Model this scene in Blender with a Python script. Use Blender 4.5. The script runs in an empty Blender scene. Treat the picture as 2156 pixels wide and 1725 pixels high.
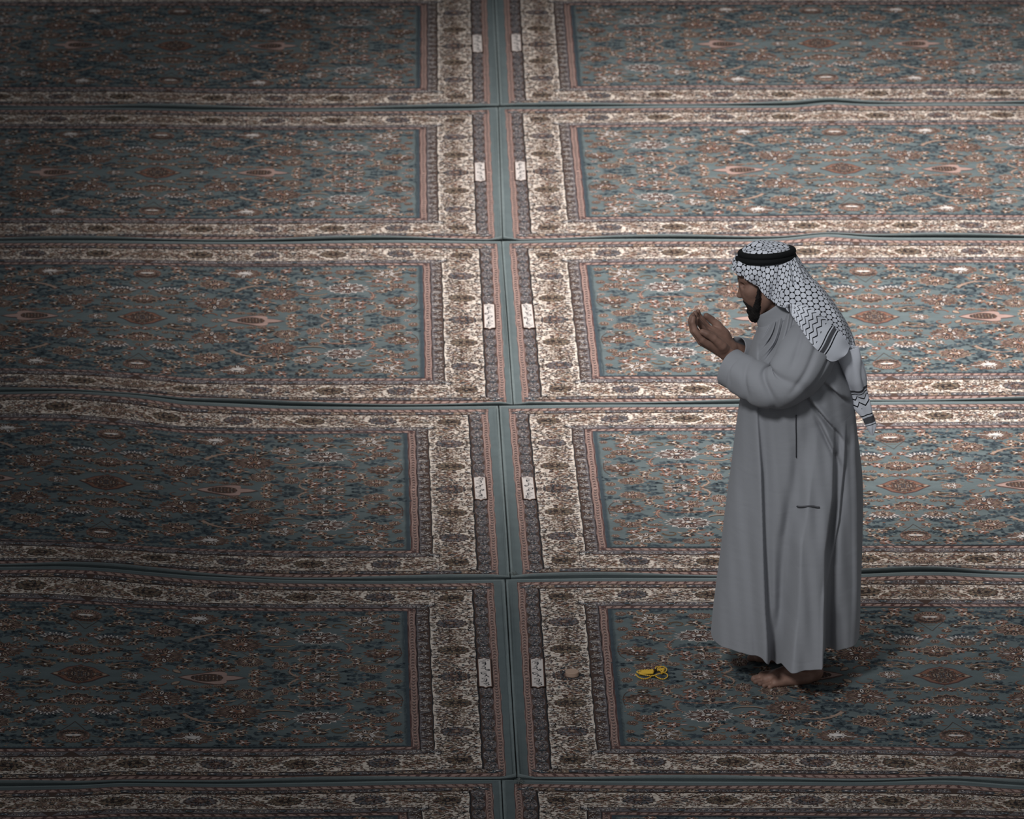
import bpy, math, random
import numpy as np
from mathutils import Vector, Matrix

SC = bpy.context.scene
COL = SC.collection
R = math.radians

# ------------------------------------------------------------------ camera
F_PX = 12800.0                       # focal length in pixels of the 2156 px wide frame
PITCH = R(20.0)
CAM = Vector((0.0, -19.55, 8.1))     # high gallery looking down on the carpets
cam_d = bpy.data.cameras.new('camera'); cam_o = bpy.data.objects.new('camera', cam_d)
COL.objects.link(cam_o); SC.camera = cam_o
cam_d.sensor_width = 36.0; cam_d.sensor_fit = 'HORIZONTAL'
cam_d.lens = F_PX / 2156.0 * 36.0
cam_d.clip_end = 200.0
cam_o.location = CAM
cam_o.rotation_euler = (R(90) - PITCH, 0, 0)
cam_d.dof.use_dof = True
cam_d.dof.focus_distance = 20.5
cam_d.dof.aperture_fstop = 7.5

# ------------------------------------------------------------------ light, exposure
SC.view_settings.view_transform = 'Standard'
SC.view_settings.look = 'None'
SC.view_settings.gamma = 1.0
SC.view_settings.use_curve_mapping = False
SC.view_settings.exposure = 0.0
wd = bpy.data.worlds.new('world'); SC.world = wd; wd.use_nodes = True
bg = wd.node_tree.nodes['Background']
bg.inputs[0].default_value = (0.90, 0.95, 1.0, 1); bg.inputs[1].default_value = 0.18

def spot(name, loc, target, power, angle, blend, radius, color):
    l = bpy.data.lights.new(name, 'SPOT'); o = bpy.data.objects.new(name, l); COL.objects.link(o)
    l.energy = power; l.spot_size = R(angle); l.spot_blend = blend
    l.shadow_soft_size = radius; l.color = color
    o.location = loc
    d = Vector(target) - Vector(loc)
    o.rotation_euler = d.to_track_quat('-Z', 'Y').to_euler()
    return o
# unseen spot added overhead: one wide soft pool of light on the carpets around the standing man
pool_obj = spot('pool_spot', (1.42, 2.5, 11.5), (1.42, 4.5, 0.0), 10500, 31, 1.0, 1.0, (1.0, 0.98, 0.965))
pool_obj.rotation_euler = (math.atan2(2.0, 11.5), 0, 0)
pool_obj.scale = (1.0, 1.38, 1.0)
spot('front_fill_spot', (-3.0, -8.5, 9.0), (0.95, 0.0, 1.0), 2700, 20, 1.0, 0.8, (0.95, 0.975, 1.0))  # unseen fill spot, added front left to brighten the man's upright surfaces

# ------------------------------------------------------------------ projection helpers (used to take measurements)
CP, SP = math.cos(PITCH), math.sin(PITCH)
def ray(px, py):
    a = np.asarray(px, float) - 1078.0; b = 862.5 - np.asarray(py, float)
    return a, F_PX*CP + b*SP, -F_PX*SP + b*CP
def floor_pt(px, py, z=0.0):
    x, y, w = ray(px, py); t = (z - CAM.z) / w
    return x*t, CAM.y + y*t
def W(px, py, dy=0.0):
    x, y, w = ray(px, py); t = (dy - CAM.y) / y
    return Vector((float(x*t), float(dy), float(CAM.z + w*t)))

# ------------------------------------------------------------------ object helpers
def s2l(c):
    c = c/255.0
    return c/12.92 if c <= 0.04045 else ((c+0.055)/1.055)**2.4
def rgb(r, g, b): return (s2l(r), s2l(g), s2l(b), 1.0)
def obj(name, me, mat=None, parent=None):
    o = bpy.data.objects.new(name, me); COL.objects.link(o)
    if mat is not None:
        for m in (mat if isinstance(mat, (list, tuple)) else [mat]): me.materials.append(m)
    if parent is not None: o.parent = parent
    return o
def tag(o, label=None, cat=None, group=None, kind=None):
    if label: o['label'] = label
    if cat: o['category'] = cat
    if group: o['group'] = group
    if kind: o['kind'] = kind
    return o
def smooth(me):
    me.polygons.foreach_set('use_smooth', np.ones(len(me.polygons), bool)); me.update()
def mesh(name, v, f, sm=True):
    me = bpy.data.meshes.new(name); me.from_pydata([tuple(p) for p in v], [], [tuple(q) for q in f]); me.update()
    if sm: smooth(me)
    return me
def raw_mesh(name, co, sizes, idx):
    me = bpy.data.meshes.new(name)
    me.vertices.add(len(co)); me.vertices.foreach_set('co', np.ascontiguousarray(co, np.float32).ravel())
    me.loops.add(len(idx)); me.loops.foreach_set('vertex_index', np.ascontiguousarray(idx, np.int32))
    me.polygons.add(len(sizes))
    starts = np.concatenate([[0], np.cumsum(sizes)[:-1]]).astype(np.int32)
    me.polygons.foreach_set('loop_start', starts)
    me.update(calc_edges=True)
    return me
def new_mat(name):
    m = bpy.data.materials.new(name); m.use_nodes = True
    nt = m.node_tree; return m, nt, nt.nodes['Principled BSDF']
def noise_mat(name, c, rough=0.85, var=0.12, scale=60.0, bump=0.15, bscale=300.0, spec=0.2, sheen=0.0, dist=0.002):
    m, nt, b = new_mat(name)
    N = nt.nodes; L = nt.links
    tc = N.new('ShaderNodeTexCoord'); no = N.new('ShaderNodeTexNoise'); no.inputs['Scale'].default_value = scale
    no.inputs['Detail'].default_value = 4
    L.new(tc.outputs['Object'], no.inputs['Vector'])
    mr = N.new('ShaderNodeMapRange'); mr.inputs['To Min'].default_value = 1-var; mr.inputs['To Max'].default_value = 1+var
    L.new(no.outputs['Fac'], mr.inputs['Value'])
    mx = N.new('ShaderNodeVectorMath'); mx.operation = 'SCALE'; mx.inputs[0].default_value = c[:3]
    L.new(mr.outputs[0], mx.inputs['Scale']); L.new(mx.outputs[0], b.inputs['Base Color'])
    b.inputs['Roughness'].default_value = rough
    b.inputs['Specular IOR Level'].default_value = spec
    if sheen: b.inputs['Sheen Weight'].default_value = sheen
    if bump:
        n2 = N.new('ShaderNodeTexNoise'); n2.inputs['Scale'].default_value = bscale; n2.inputs['Detail'].default_value = 3
        L.new(tc.outputs['Object'], n2.inputs['Vector'])
        bp = N.new('ShaderNodeBump'); bp.inputs['Strength'].default_value = bump; bp.inputs['Distance'].default_value = dist
        L.new(n2.outputs['Fac'], bp.inputs['Height']); L.new(bp.outputs[0], b.inputs['Normal'])
    return m

# ------------------------------------------------------------------ the floor under the carpets
fl = mesh('floor', [(-14, -14, -0.014), (14, -14, -0.014), (14, 22, -0.014), (-14, 22, -0.014)], [(0, 1, 2, 3)], False)
tag(obj('floor', fl, noise_mat('floor_stone', rgb(96, 100, 100), 0.7, 0.1, 3.0, 0.05)), kind='structure')
# ================================================================== carpets
PAL = dict(teal=(98,107,108), cream=(215,201,188), pink=(165,138,129), brown=(80,65,59), navy=(68,77,83),
           rust=(126,92,78), olive=(118,103,87), lilac=(112,106,108), black=(49,48,50), tan=(160,138,121),
           light=(208,199,193), dred=(90,67,65), blue=(78,87,93), edge=(98,107,108), wine=(100,79,74), roll=(120,129,129))  # roll: edging colour lightened for the hem's painted highlight
PN = list(PAL); PI = {n: i for i, n in enumerate(PN)}
PLIN = np.array([[s2l(c) for c in PAL[n]] for n in PN])
HU, HV = 1.46, 0.89           # half length, half width of the patterned part
INS = [(0, 0), (.027, .030), (.074, .066), (.080, .0685), (.235, .198), (.2385, .200), (.283, .240), (.286, .242), (.313, .267), (.317, .270)]
INC = ['pink', 'brown', 'black', 'cream', 'black', 'brown', 'black', 'pink', 'dred', 'teal']

class Pat:
    def __init__(s): s.v = []; s.n = []; s.c = []; s.z = []; s.rng = random.Random(7)
    def add(s, pts, col, lay):
        s.v.append(np.asarray(pts, float)); s.n.append(len(pts)); s.c.append(PI[col]); s.z.append(lay)
    def leaf(s, x, y, L, w, ang, col, lay, bend=0.0):
        c, d = math.cos(ang), math.sin(ang)
        q = [(-.5, 0), (-.2, -.5), (.15, -.42), (.5, bend), (.15, .42 + bend*.5), (-.2, .5)]
        s.add([(x + (a*L)*c - (b*w)*d, y + (a*L)*d + (b*w)*c) for a, b in q], col, lay)
    def ell(s, x, y, rx, ry, col, lay, n=14, ser=0.0, ang=0.0):
        c, d = math.cos(ang), math.sin(ang); P = []
        for i in range(n):
            t = 2*math.pi*i/n; k = 1 - (ser if i % 2 else 0)
            a, b = rx*k*math.cos(t), ry*k*math.sin(t)
            P.append((x + a*c - b*d, y + a*d + b*c))
        s.add(P, col, lay)
    def stroke(s, P, w, col, lay):
        P = np.asarray(P, float)
        T = np.gradient(P, axis=0); T /= (np.linalg.norm(T, axis=1, keepdims=True) + 1e-9)
        Nn = np.stack([-T[:, 1], T[:, 0]], 1)
        w = np.asarray(w if hasattr(w, '__len__') else [w]*len(P))[:, None]*.5
        A, B = P + Nn*w, P - Nn*w
        for i in range(len(P)-1): s.add([A[i], A[i+1], B[i+1], B[i]], col, lay)
    def arc(s, x, y, r, a0, a1, w, col, lay, n=7, ey=1.0, spiral=0.0):
        t = np.linspace(a0, a1, n); rr = r*(1 - spiral*np.linspace(0, 1, n))
        s.stroke(np.stack([x + rr*np.cos(t), y + rr*np.sin(t)*ey], 1), np.linspace(w, w*.4, n), col, lay)
    def palm(s, x, y, w, h, cols, n=13, ang=0.0, out='brown', fan=False, ragged=.3):
        r = s.rng; ca, sa = math.cos(ang), math.sin(ang)
        tr = lambda a, b: (x + a*ca - b*sa, y + a*sa + b*ca)
        P = []
        m = n*2
        for i in range(m):
            t = 2*math.pi*i/m; k = (1.0 if i % 2 == 0 else .80)*(1 + r.uniform(-.06, .06))
            P.append(tr(w*1.04*k*math.cos(t), h*1.04*k*math.sin(t)))
        s.add([(x + (a-x)*1.07, y + (b-y)*1.07) for a, b in P], cols[0] if cols[0] not in ('wine', 'brown') else 'tan', 1)
        s.add(P, out, 1.5)
        for i in range(n):
            t = 2*math.pi*(i+.0)/n
            R0, R1 = .40, .98 + r.uniform(-.08, .05)
            if fan and math.sin(t) < -.3: R1 *= .75
            ax, ay = w*math.cos(t), h*math.sin(t)
            tx, ty = -math.sin(t), math.cos(t)
            hw = math.pi/n*.72
            P = [tr(ax*R0, ay*R0)]
            for dt, k in ((-hw, .68), (-hw*.5, .92), (0, 1.02), (hw*.5, .92), (hw, .68)):
                P.append(tr(w*math.cos(t+dt)*R1*k, h*math.sin(t+dt)*R1*k))
            fc = cols[i % len(cols)]
            s.add(P, 'light' if fc == 'light' else ('pink' if i % 2 else 'tan'), 2)
            mxp = (sum(q[0] for q in P)/6, sum(q[1] for q in P)/6)
            s.add([(mxp[0] + (q[0]-mxp[0])*.66, mxp[1] + (q[1]-mxp[1])*.66) for q in P], fc if r.random() > ragged else r.choice(['brown', 'rust', 'black']), 2.5)
            s.add([tr(ax*.5, ay*.5), tr(w*math.cos(t-.05)*.8, h*math.sin(t-.05)*.8), tr(ax*.9, ay*.9), tr(w*math.cos(t+.06)*.8, h*math.sin(t+.06)*.8)], 'black', 3)
        s.ell(x, y, w*.50, h*.50, cols[-1], 3, 16, .22, ang)
        s.ell(x, y, w*.38, h*.38, 'brown' if cols[-1] != 'brown' else 'rust', 4, 12, .15, ang)
        for i in range(7):
            t = 2*math.pi*i/7 + .3
            px, py = tr(w*.27*math.cos(t), h*.27*math.sin(t)); s.ell(px, py, w*.085, h*.085, ['light', 'tan', 'navy'][i % 3], 5, 6)
        s.ell(x, y, w*.14, h*.14, cols[0], 6, 8)
    def sprig(s, x, y, k=1.0, col='navy', ang=0.0):
        r = s.rng; ca, sa = math.cos(ang), math.sin(ang)
        for i in range(11):
            a, b = r.uniform(-.027, .027)*k, r.uniform(-.013, .013)*k
            s.leaf(x + a*ca - b*sa, y + a*sa + b*ca, .017*k, .009*k, r.uniform(0, 6.28), col if r.random() < .7 else 'blue', 1)
        s.stroke([(x - .024*k*ca, y - .024*k*sa), (x, y + .003), (x + .024*k*ca, y + .024*k*sa)], .002, col, 1)
    def small(s, x, y, k=1.0):
        r = s.rng; c = r.choice([('rust', 'tan'), ('tan', 'brown'), ('wine', 'tan'), ('olive', 'brown'), ('pink', 'rust'), ('tan', 'rust')])
        s.ell(x, y, .022*k, .018*k, c[1], 1, 14, .35, r.uniform(0, 1))
        s.ell(x, y, .018*k, .015*k, 'black', 1.5, 12, .3, r.uniform(0, 1))
        for i in range(6):
            t = 1.047*i + r.uniform(-.2, .2)
            s.leaf(x + .010*k*math.cos(t), y + .009*k*math.sin(t), .014*k, .007*k, t, c[i % 2], 2)
        s.ell(x, y, .0045*k, .004*k, 'light', 3, 6)
        if r.random() < .7:
            t = r.uniform(0, 6.28); s.leaf(x + .026*k*math.cos(t), y + .022*k*math.sin(t), .022*k, .007*k, t, c[0], 1)
    def feather(s, P, w, cols):
        P = np.asarray(P, float); n = len(P)
        T = np.gradient(P, axis=0)
        s.stroke(P, np.linspace(w*.9, w*.2, n), cols[0], 2)
        s.stroke(P, np.linspace(w*.2, w*.1, n), 'pink', 3)
        for i in range(n):
            a = math.atan2(T[i, 1], T[i, 0]); k = w*(1 - .6*i/n)
            for sg in (-1, 1):
                s.leaf(P[i, 0] + sg*k*.6*-math.sin(a), P[i, 1] + sg*k*.6*math.cos(a), k*1.5, k*.5, a + sg*.7, cols[(i+1) % len(cols)], 1)

def bez(p0, p1, p2, n=9):
    t = np.linspace(0, 1, n)[:, None]; p0, p1, p2 = map(np.asarray, (p0, p1, p2))
    return (1-t)**2*p0 + 2*t*(1-t)*p1 + t*t*p2

def build_pattern():
    """one quarter of the woven design (U along the long side, V along the short side, from the centre)"""
    p = Pat(); r = p.rng
    big = []
    def pm(x, y, w, h, cols, n=13, **k):
        p.palm(x, y, w, h, cols, n, **k); big.append((x, y, w, h))
    # ---- centre lozenge (drawn once per quarter; the quarters meet)
    def half_diamond(w, h, col, lay):
        p.add([(0, 0), (w, 0), (w*.72, h*.30), (w*.45, h*.72), (0, h)], col, lay)
    half_diamond(.105, .082, 'dred', 1); half_diamond(.098, .074, 'rust', 2); half_diamond(.066, .066, 'brown', 3)
    for i in range(150):
        a, b = r.uniform(0, .085), r.uniform(0, .07)
        if a/.092 + b/.080 < .92: p.leaf(a, b, .011, .0045, r.uniform(0, 3), r.choice(['tan', 'lilac', 'rust', 'brown', 'brown', 'navy', 'dred']), 4)
    p.leaf(.085, .004, .022, .010, 0, 'tan', 4); p.leaf(.006, .05, .014, .010, 1.57, 'tan', 4)
    big.append((0, 0, .12, .09))
    pm(0, .215, .056, .050, ['tan', 'brown', 'rust'], 12, fan=True); pm(0, .305, .018, .018, ['wine', 'rust'], 6)
    pm(0, .52, .056, .050, ['rust', 'tan', 'brown'], 13, fan=True); p.ell(.012, .52, .016, .008, 'light', 7, 10)
    p.stroke(bez((0, .40), (.02, .44), (.045, .48)), .0025, 'brown', 1)
    pm(.098, .300, .046, .034, ['brown', 'rust', 'tan'], 12)
    for k in range(15):
        t = .15 + 2.84*k/14
        for q, L_ in ((1.0, .020), (.80, .014)): p.leaf(.098 + .052*q*math.cos(t), .302 + .044*q*math.sin(t), L_, .0075, t, 'light' if (k + (q < 1)) % 2 else 'lilac', 7)
    pm(.182, 0, .040, .030, ['tan', 'pink', 'light'], 10)
    for k in range(3):
        p.arc(.16, .105, .075 - .012*k, 3.4, 6.0, .004, ['tan', 'olive', 'brown'][k], 2, 11, .45)
    p.feather(bez((.10, .085), (.15, .135), (.225, .10), 8), .016, ['olive', 'tan', 'rust'])
    for k in range(3): pm(.10 + .033*k, .155, .016, .014, ['wine', 'tan'], 7)
    pm(.285, .19, .075, .062, ['rust', 'brown', 'tan', 'light', 'wine'], 17)
    pm(.285, .41, .064, .052, ['tan', 'olive', 'rust', 'brown'], 12)
    p.stroke(bez((.25, .25), (.20, .30), (.23, .36)), .003, 'brown', 1); pm(.235, .285, .020, .018, ['tan', 'light'], 6)
    pm(.405, .535, .070, .050, ['rust', 'wine', 'tan', 'light'], 15); p.ell(.405, .535, .026, .016, 'light', 7, 10, .3)
    p.feather(bez((.37, .33), (.44, .43), (.53, .38), 10), .018, ['tan', 'rust', 'olive'])
    p.feather(bez((.53, .38), (.57, .35), (.56, .43), 5), .014, ['rust', 'wine'])
    pm(.555, .30, .078, .058, ['rust', 'wine', 'tan', 'brown'], 18)
    pm(.59, .145, .052, .046, ['wine', 'brown', 'tan'], 13)
    pm(.67, .43, .052, .042, ['tan', 'olive', 'light'], 10)
    p.arc(.695, .31, .055, 3.4, 6.1, .011, 'tan', 2, 9, .45); p.arc(.695, .315, .055, 3.4, 6.1, .006, 'brown', 3, 9, .45)
    pm(.70, .255, .024, .020, ['tan', 'rust'], 7); big.append((.69, .29, .05, .03))
    pm(.83, .36, .080, .055, ['light', 'brown', 'light', 'wine'], 17, ragged=.1)
    pm(.82, .55, .042, .030, ['rust', 'wine', 'tan'], 10)
    pm(.735, .545, .036, .020, ['rust', 'brown'], 8)
    p.arc(.90, .47, .030, 0, 5.2, .013, 'olive', 2, 11, .9, .6); p.arc(.90, .47, .030, 0, 5.2, .004, 'brown', 3, 11, .9, .6); big.append((.9, .47, .04, .04))
    pm(.995, .52, .066, .050, ['tan', 'light', 'olive', 'light'], 15)
    pm(.81, .17, .052, .036, ['tan', 'rust', 'light', 'brown'], 12)
    p.feather(bez((.73, .235), (.84, .275), (.93, .235), 10), .014, ['rust', 'tan', 'light'])
    p.feather(bez((.93, .235), (.96, .28), (.915, .33), 5), .016, ['rust', 'wine', 'tan']); big.append((.93, .26, .03, .04))
    pm(.845, 0, .062, .044, ['olive', 'tan', 'light'], 12); p.ell(.86, 0, .012, .010, 'black', 7, 8)
    pm(.70, .115, .030, .040, ['pink', 'wine', 'tan'], 8); p.stroke(bez((.76, .0), (.70, .02), (.64, .065)), .003, 'brown', 1)
    p.feather(bez((.76, .01), (.71, .05), (.74, .09), 6), .012, ['tan', 'rust'])
    # the cream vase on the long axis
    V = bez((.345, 0), (.40, .030), (.47, .055), 7).tolist() + bez((.475, .055), (.52, .058), (.51, .022), 6).tolist() + bez((.52, .018), (.545, .018), (.57, 0), 4).tolist()
    p.add([(.34, 0)] + [(a-.004, b+.007) for a, b in V[1:-1]] + [(.582, 0)], 'wine', 1)
    p.add(V, 'pink', 2)
    p.add([(.385, 0)] + bez((.39, .014), (.44, .050), (.49, .024), 6).tolist() + [(.50, 0)], 'brown', 3)
    for i in range(16): p.leaf(.40 + .013*(i % 8), .008 + .012*(i//8), .010, .005, 1.2, ['lilac', 'rust', 'tan'][i % 3], 4)
    for i in range(4): pm(.40 + .045*i, .082 - .004*i, .022, .016, ['tan', 'rust'], 7)
    pm(.305, 0, .026, .020, ['pink', 'light', 'tan'], 8)
    p.leaf(.335, .052, .040, .018, -1.0, 'tan', 2, .2); p.leaf(.335, .052, .046, .026, -1.0, 'wine', 1, .2)
    p.arc(.27, .055, .035, 0, 4.6, .008, 'rust', 2, 10, .9, .5); big += [(.44, 0, .13, .07), (.30, .03, .06, .06)]
    pm(.64, 0, .030, .016, ['rust', 'tan'], 8)
    # end of the field
    pm(1.052, .217, .064, .046, ['rust', 'olive', 'light', 'brown'], 13, fan=True)
    for k in (-.5, 0, .5): p.leaf(1.052 + .018*k, .235, .036, .013, 1.57 - k, 'olive', 7)
    pm(1.02, .075, .050, .038, ['tan', 'olive', 'brown', 'rust'], 12)
    pm(1.10, .045, .020, .022, ['wine', 'rust', 'tan'], 7); pm(1.075, 0, .014, .012, ['light', 'pink'], 6)
    pm(1.045, .385, .040, .030, ['rust', 'tan', 'wine'], 9); pm(1.085, .345, .022, .022, ['rust', 'tan'], 7)
    pm(1.095, .425, .020, .020, ['rust', 'brown'], 7); pm(1.10, .57, .020, .020, ['rust', 'tan'], 7); pm(1.105, .50, .016, .016, ['tan', 'rust'], 6)
    p.stroke(bez((1.07, .13), (1.135, .16), (1.115, .27), 12), .003, 'brown', 1); p.stroke(bez((.97, .10), (1.03, .14), (1.10, .13), 10), .004, 'olive', 1)
    pm(1.085, .135, .016, .014, ['light', 'pink'], 6); pm(1.10, .285, .016, .014, ['light', 'tan'], 6)
    pm(.93, .10, .022, .018, ['wine', 'tan'], 7); pm(.95, .385, .03, .014, ['tan', 'rust'], 8); pm(.93, .56, .03, .014, ['rust', 'tan'], 8)
    # vines
    for a, b, c in (((.285, .25), (.33, .32), (.37, .33)), ((.555, .24), (.58, .2), (.59, .19)), ((.555, .36), (.6, .42), (.63, .43)),
                    ((.72, .43), (.76, .39), (.77, .35)), ((.83, .30), (.85, .26), (.84, .21)), ((.03, .22), (.08, .24), (.1, .27)),
                    ((.15, .31), (.22, .33), (.24, .29)), ((.06, .52), (.18, .58), (.33, .54)), ((.48, .53), (.6, .57), (.7, .545)),
                    ((.30, .12), (.34, .14), (.38, .10)), ((.62, .14), (.66, .1), (.7, .08)), ((.0, .085), (.05, .12), (.04, .17))):
        p.stroke(bez(a, b, c), .0022, r.choice(['brown', 'wine', 'olive']), 1)
    # fillers
    pts = []
    def free(x, y, m):
        for (a, b, w, h) in big:
            if ((x-a)/(w+m))**2 + ((y-b)/(h+m))**2 < 1: return False
        return all((x-a)**2 + ((y-b)*1.2)**2 > (m*1.9)**2 for a, b in pts)
    for _ in range(2600):
        x, y = r.uniform(.012, 1.115), r.uniform(.012, .60)
        if free(x, y, .0205): pts.append((x, y)); (p.small if r.random() < .55 else p.sprig)(x, y, r.uniform(1.0, 1.5))
    for _ in range(500):
        x, y = r.uniform(.005, 1.12), r.uniform(.005, .61)
        if free(x, y, .0095):
            pts.append((x, y)); p.leaf(x, y, r.uniform(.014, .024), .006, r.uniform(-.5, .5) + r.choice([0, 3.14]), r.choice(['navy', 'navy', 'rust', 'olive', 'tan']), 1)
    # serrated edge of the field
    x0 = HU - INS[-1][0]; y0 = HV - INS[-1][1]
    n = 58
    p.add([(x0-.011, 0), (x0, 0), (x0, y0), (x0-.011, y0)], 'navy', 1)
    for i in range(n):
        y = y0*(i+.5)/n; p.add([(x0-.010, y-y0/n*.42), (x0-.010, y+y0/n*.2), (x0-.021, y+y0/n*.5)], 'navy', 1)
    n = 66
    p.add([(0, y0-.006), (0, y0), (x0, y0), (x0, y0-.006)][::-1], 'navy', 1)
    for i in range(n):
        x = x0*(i+.5)/n; p.add([(x-.006, y0-.013), (x+.004, y0-.013), (x+.006, y0-.006), (x-.004, y0-.006)], 'navy', 1)
    # ---- borders: frame(level) gives a function walking along the band: s along, w across (0 outer .. 1 inner)
    def end_pt(lv, V, w):
        a, b = HU - INS[lv][0], HU - INS[lv+1][0]; return (a + (b-a)*w, V)
    def side_pt(lv, U, w):
        a, b = HV - INS[lv][1], HV - INS[lv+1][1]; return (U, a + (b-a)*w)
    # pink bands with S marks
    for lv in (0, 7):
        Vm = HV - INS[lv][1]; Um = HU - INS[lv][0]
        n = int(Vm/.026)
        du = abs(INS[lv+1][0]-INS[lv][0]); dv = abs(INS[lv+1][1]-INS[lv][1])
        for i in range(n):
            V = Vm*(i+.5)/n
            for w0, w1, k in ((.22, .78, 1), (.78, .22, -1)):
                A = end_pt(lv, V - .006, w0); B = end_pt(lv, V + .005, .5); Cc = end_pt(lv, V + .010, w1)
                p.stroke([A, B, Cc], .0026, 'wine', 1)
            a = end_pt(lv, V+.012, .5); p.ell(a[0], a[1], .0035, .003, 'lilac', 2, 6)
        for w in (.06, .94):
            for i in range(12):
                V0, V1 = Vm*i/12, Vm*(i+1)/12; a = end_pt(lv, V0, w); b = end_pt(lv, V1, w)
                p.stroke([a, b], .0022, 'dred', 1)
        n = int(Um/.034)
        for i in range(n):
            U = Um*(i+.5)/n
            p.stroke([side_pt(lv, U-.012, .25), side_pt(lv, U, .5), side_pt(lv, U+.006, .8)], .0034, 'wine', 1)
            p.stroke([side_pt(lv, U-.002, .2), side_pt(lv, U+.010, .7)], .003, 'wine', 1)
            if i % 3 == 0:
                a = side_pt(lv, U, .5); p.ell(a[0], a[1], .006, .008, 'dred', 2, 8)
        for w in (.08, .94):
            for i in range(16):
                p.stroke([side_pt(lv, Um*i/16, w), side_pt(lv, Um*(i+1)/16, w)], .0026, 'dred', 1)
    # brown guards with grey-lilac rosettes
    def speck(cx, cy, rx, ry, n, cols, lay=2):
        for _ in range(n):
            t = r.uniform(0, 6.28); q = math.sqrt(r.random())
            p.leaf(cx + rx*q*math.cos(t), cy + ry*q*math.sin(t), r.uniform(.005, .010), .0036, r.uniform(0, 3.14), r.choice(cols), lay)
    lv = 1
    Vm = HV - .035; n = 9; step = Vm/n
    for i in range(n):
        V = step*(i+.5); x = HU - .0495
        P = [(x-.019, V-step*.30), (x-.010, V-step*.40), (x+.014, V-step*.38), (x+.022, V-step*.2), (x+.022, V+step*.2), (x+.014, V+step*.38), (x-.010, V+step*.40), (x-.019, V+step*.30), (x-.023, V)]
        if i > 0: p.add(P, 'lilac', 1)
        else: p.add([(x-.015, V-step*.1), (x+.018, V-step*.1), (x+.020, V+step*.3), (x-.015, V+step*.3)], 'lilac', 1)
        speck(x, V, .021, step*.38, 100, ['brown', 'tan', 'lilac', 'light', 'navy', 'black', 'navy', 'wine', 'brown'])
        V2 = step*(i+1); p.ell(x, V2, .018, step*.085, 'navy', 2, 12, .2); speck(x, V2, .015, step*.07, 10, ['light', 'lilac', 'lilac'], 3)
    Um = HU - .03; n = 12; step = Um/n
    for i in range(n):
        U = step*(i+.5); y = HV - .048
        p.add([(U-step*.42, y-.010), (U-step*.2, y-.013), (U, y-.006), (U+step*.2, y-.013), (U+step*.42, y-.010), (U+step*.36, y+.012), (U-step*.36, y+.012)], 'tan' if i % 2 else 'lilac', 1)
        speck(U, y, step*.38, .012, 80, ['brown', 'light', 'navy', 'wine', 'brown', 'lilac', 'black'])
        U2 = step*(i+1); p.ell(U2, y, .022, .012, 'navy', 2, 12, .25); p.ell(U2, y, .014, .008, 'lilac', 3, 10, .3); p.ell(U2, y, .005, .004, 'light', 4, 6)
    # inner guard: grey fans against brown triangles
    Vm = HV - .20; n = 10; step = Vm/n
    for i in range(n):
        V = step*(i+.5); xo, xi = HU - .2395, HU - .282
        p.add([(xi, V-step*.5), (xi, V+step*.5), (xi+.012, V+step*.36), (xo-.006, V+step*.16), (xo-.002, V), (xo-.006, V-step*.16), (xi+.012, V-step*.36)][::-1], 'lilac', 1)
        for k in range(-3, 4): p.stroke([(xi+.004, V + k*step*.03), (xo-.008, V + k*step*.055)], .0024, 'brown' if k % 2 else 'light', 2)
        speck(xi+.018, V, .018, step*.36, 34, ['navy', 'light', 'brown', 'wine', 'brown'], 3)
        speck(xo-.014, V+step*.5, .012, step*.2, 9, ['lilac', 'light', 'tan'], 2)
    Um = HU - .24; n = 8; step = Um/n
    for i in range(n):
        U = step*(i+.5); yo, yi = HV - .201, HV - .239
        p.add([(U-step*.46, yi), (U-step*.30, yo-.006), (U, yo-.002), (U+step*.30, yo-.006), (U+step*.46, yi)][::-1], 'lilac', 1)
        speck(U, (yo+yi)/2, step*.32, .014, 60, ['navy', 'brown', 'light', 'tan', 'wine'], 2)
        U2 = step*(i+1); p.ell(U2, (yo+yi)/2, .020, .010, 'blue', 2, 10, .3); speck(U2, (yo+yi)/2, .03, .012, 12, ['lilac', 'light'], 3)
    # ---- cream main border
    ov = []
    def oval(x, y, w, h, kind):
        ov.append((x, y, w, h))
        a, b, c = ('lilac', 'blue', 'brown') if kind else ('olive', 'tan', 'brown')
        p.ell(x, y, w*1.0, h*1.0, 'brown', 1, 30, .14); p.ell(x, y, w*.90, h*.90, a, 2, 28, .12)
        for k in range(170):
            t = r.uniform(0, 6.28); q = r.uniform(.2, .96)
            p.leaf(x + w*q*math.cos(t), y + h*q*math.sin(t), .011, .0046, t + r.uniform(-.4, .4), r.choice([b, c, 'brown', 'black', 'rust', 'navy', 'navy', 'tan', 'wine']), 3)
        p.ell(x, y, w*.30, h*.30, 'wine' if kind else 'brown', 4, 14, .2); p.ell(x, y, w*.13, h*.14, 'tan', 5, 8)
        if not kind:
            for k in (-.3, 0, .3): p.stroke([(x-w*.35, y+k*h*.6), (x+w*.35, y+k*h*.6)], .0024, 'black', 6)
    cu = HU - .1575; cv = HV - .133
    for V, k in ((0, 1), (.245, 0), (.50, 1)): oval(cu, V, .060, .047, k)
    oval(cu+.005, .745, .050, .042, 0)
    for U, k in ((1.05, 1), (.77, 0), (.49, 1), (.21, 0)): oval(U, cv, .060, .045, k)
    pm(0, cv, .05, .045, ['olive', 'brown', 'tan'], 11)
    cols = ['brown', 'rust', 'olive', 'olive', 'navy', 'tan', 'lilac', 'wine', 'rust', 'brown', 'tan']
    def inb(x, y):
        e = HU - x; g = HV - y
        if e < .083 or g < .071: return False
        return e < .231 or g < .194
    gx = .0108
    nx, ny = int(HU/gx), int(HV/gx*1.12)
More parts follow.
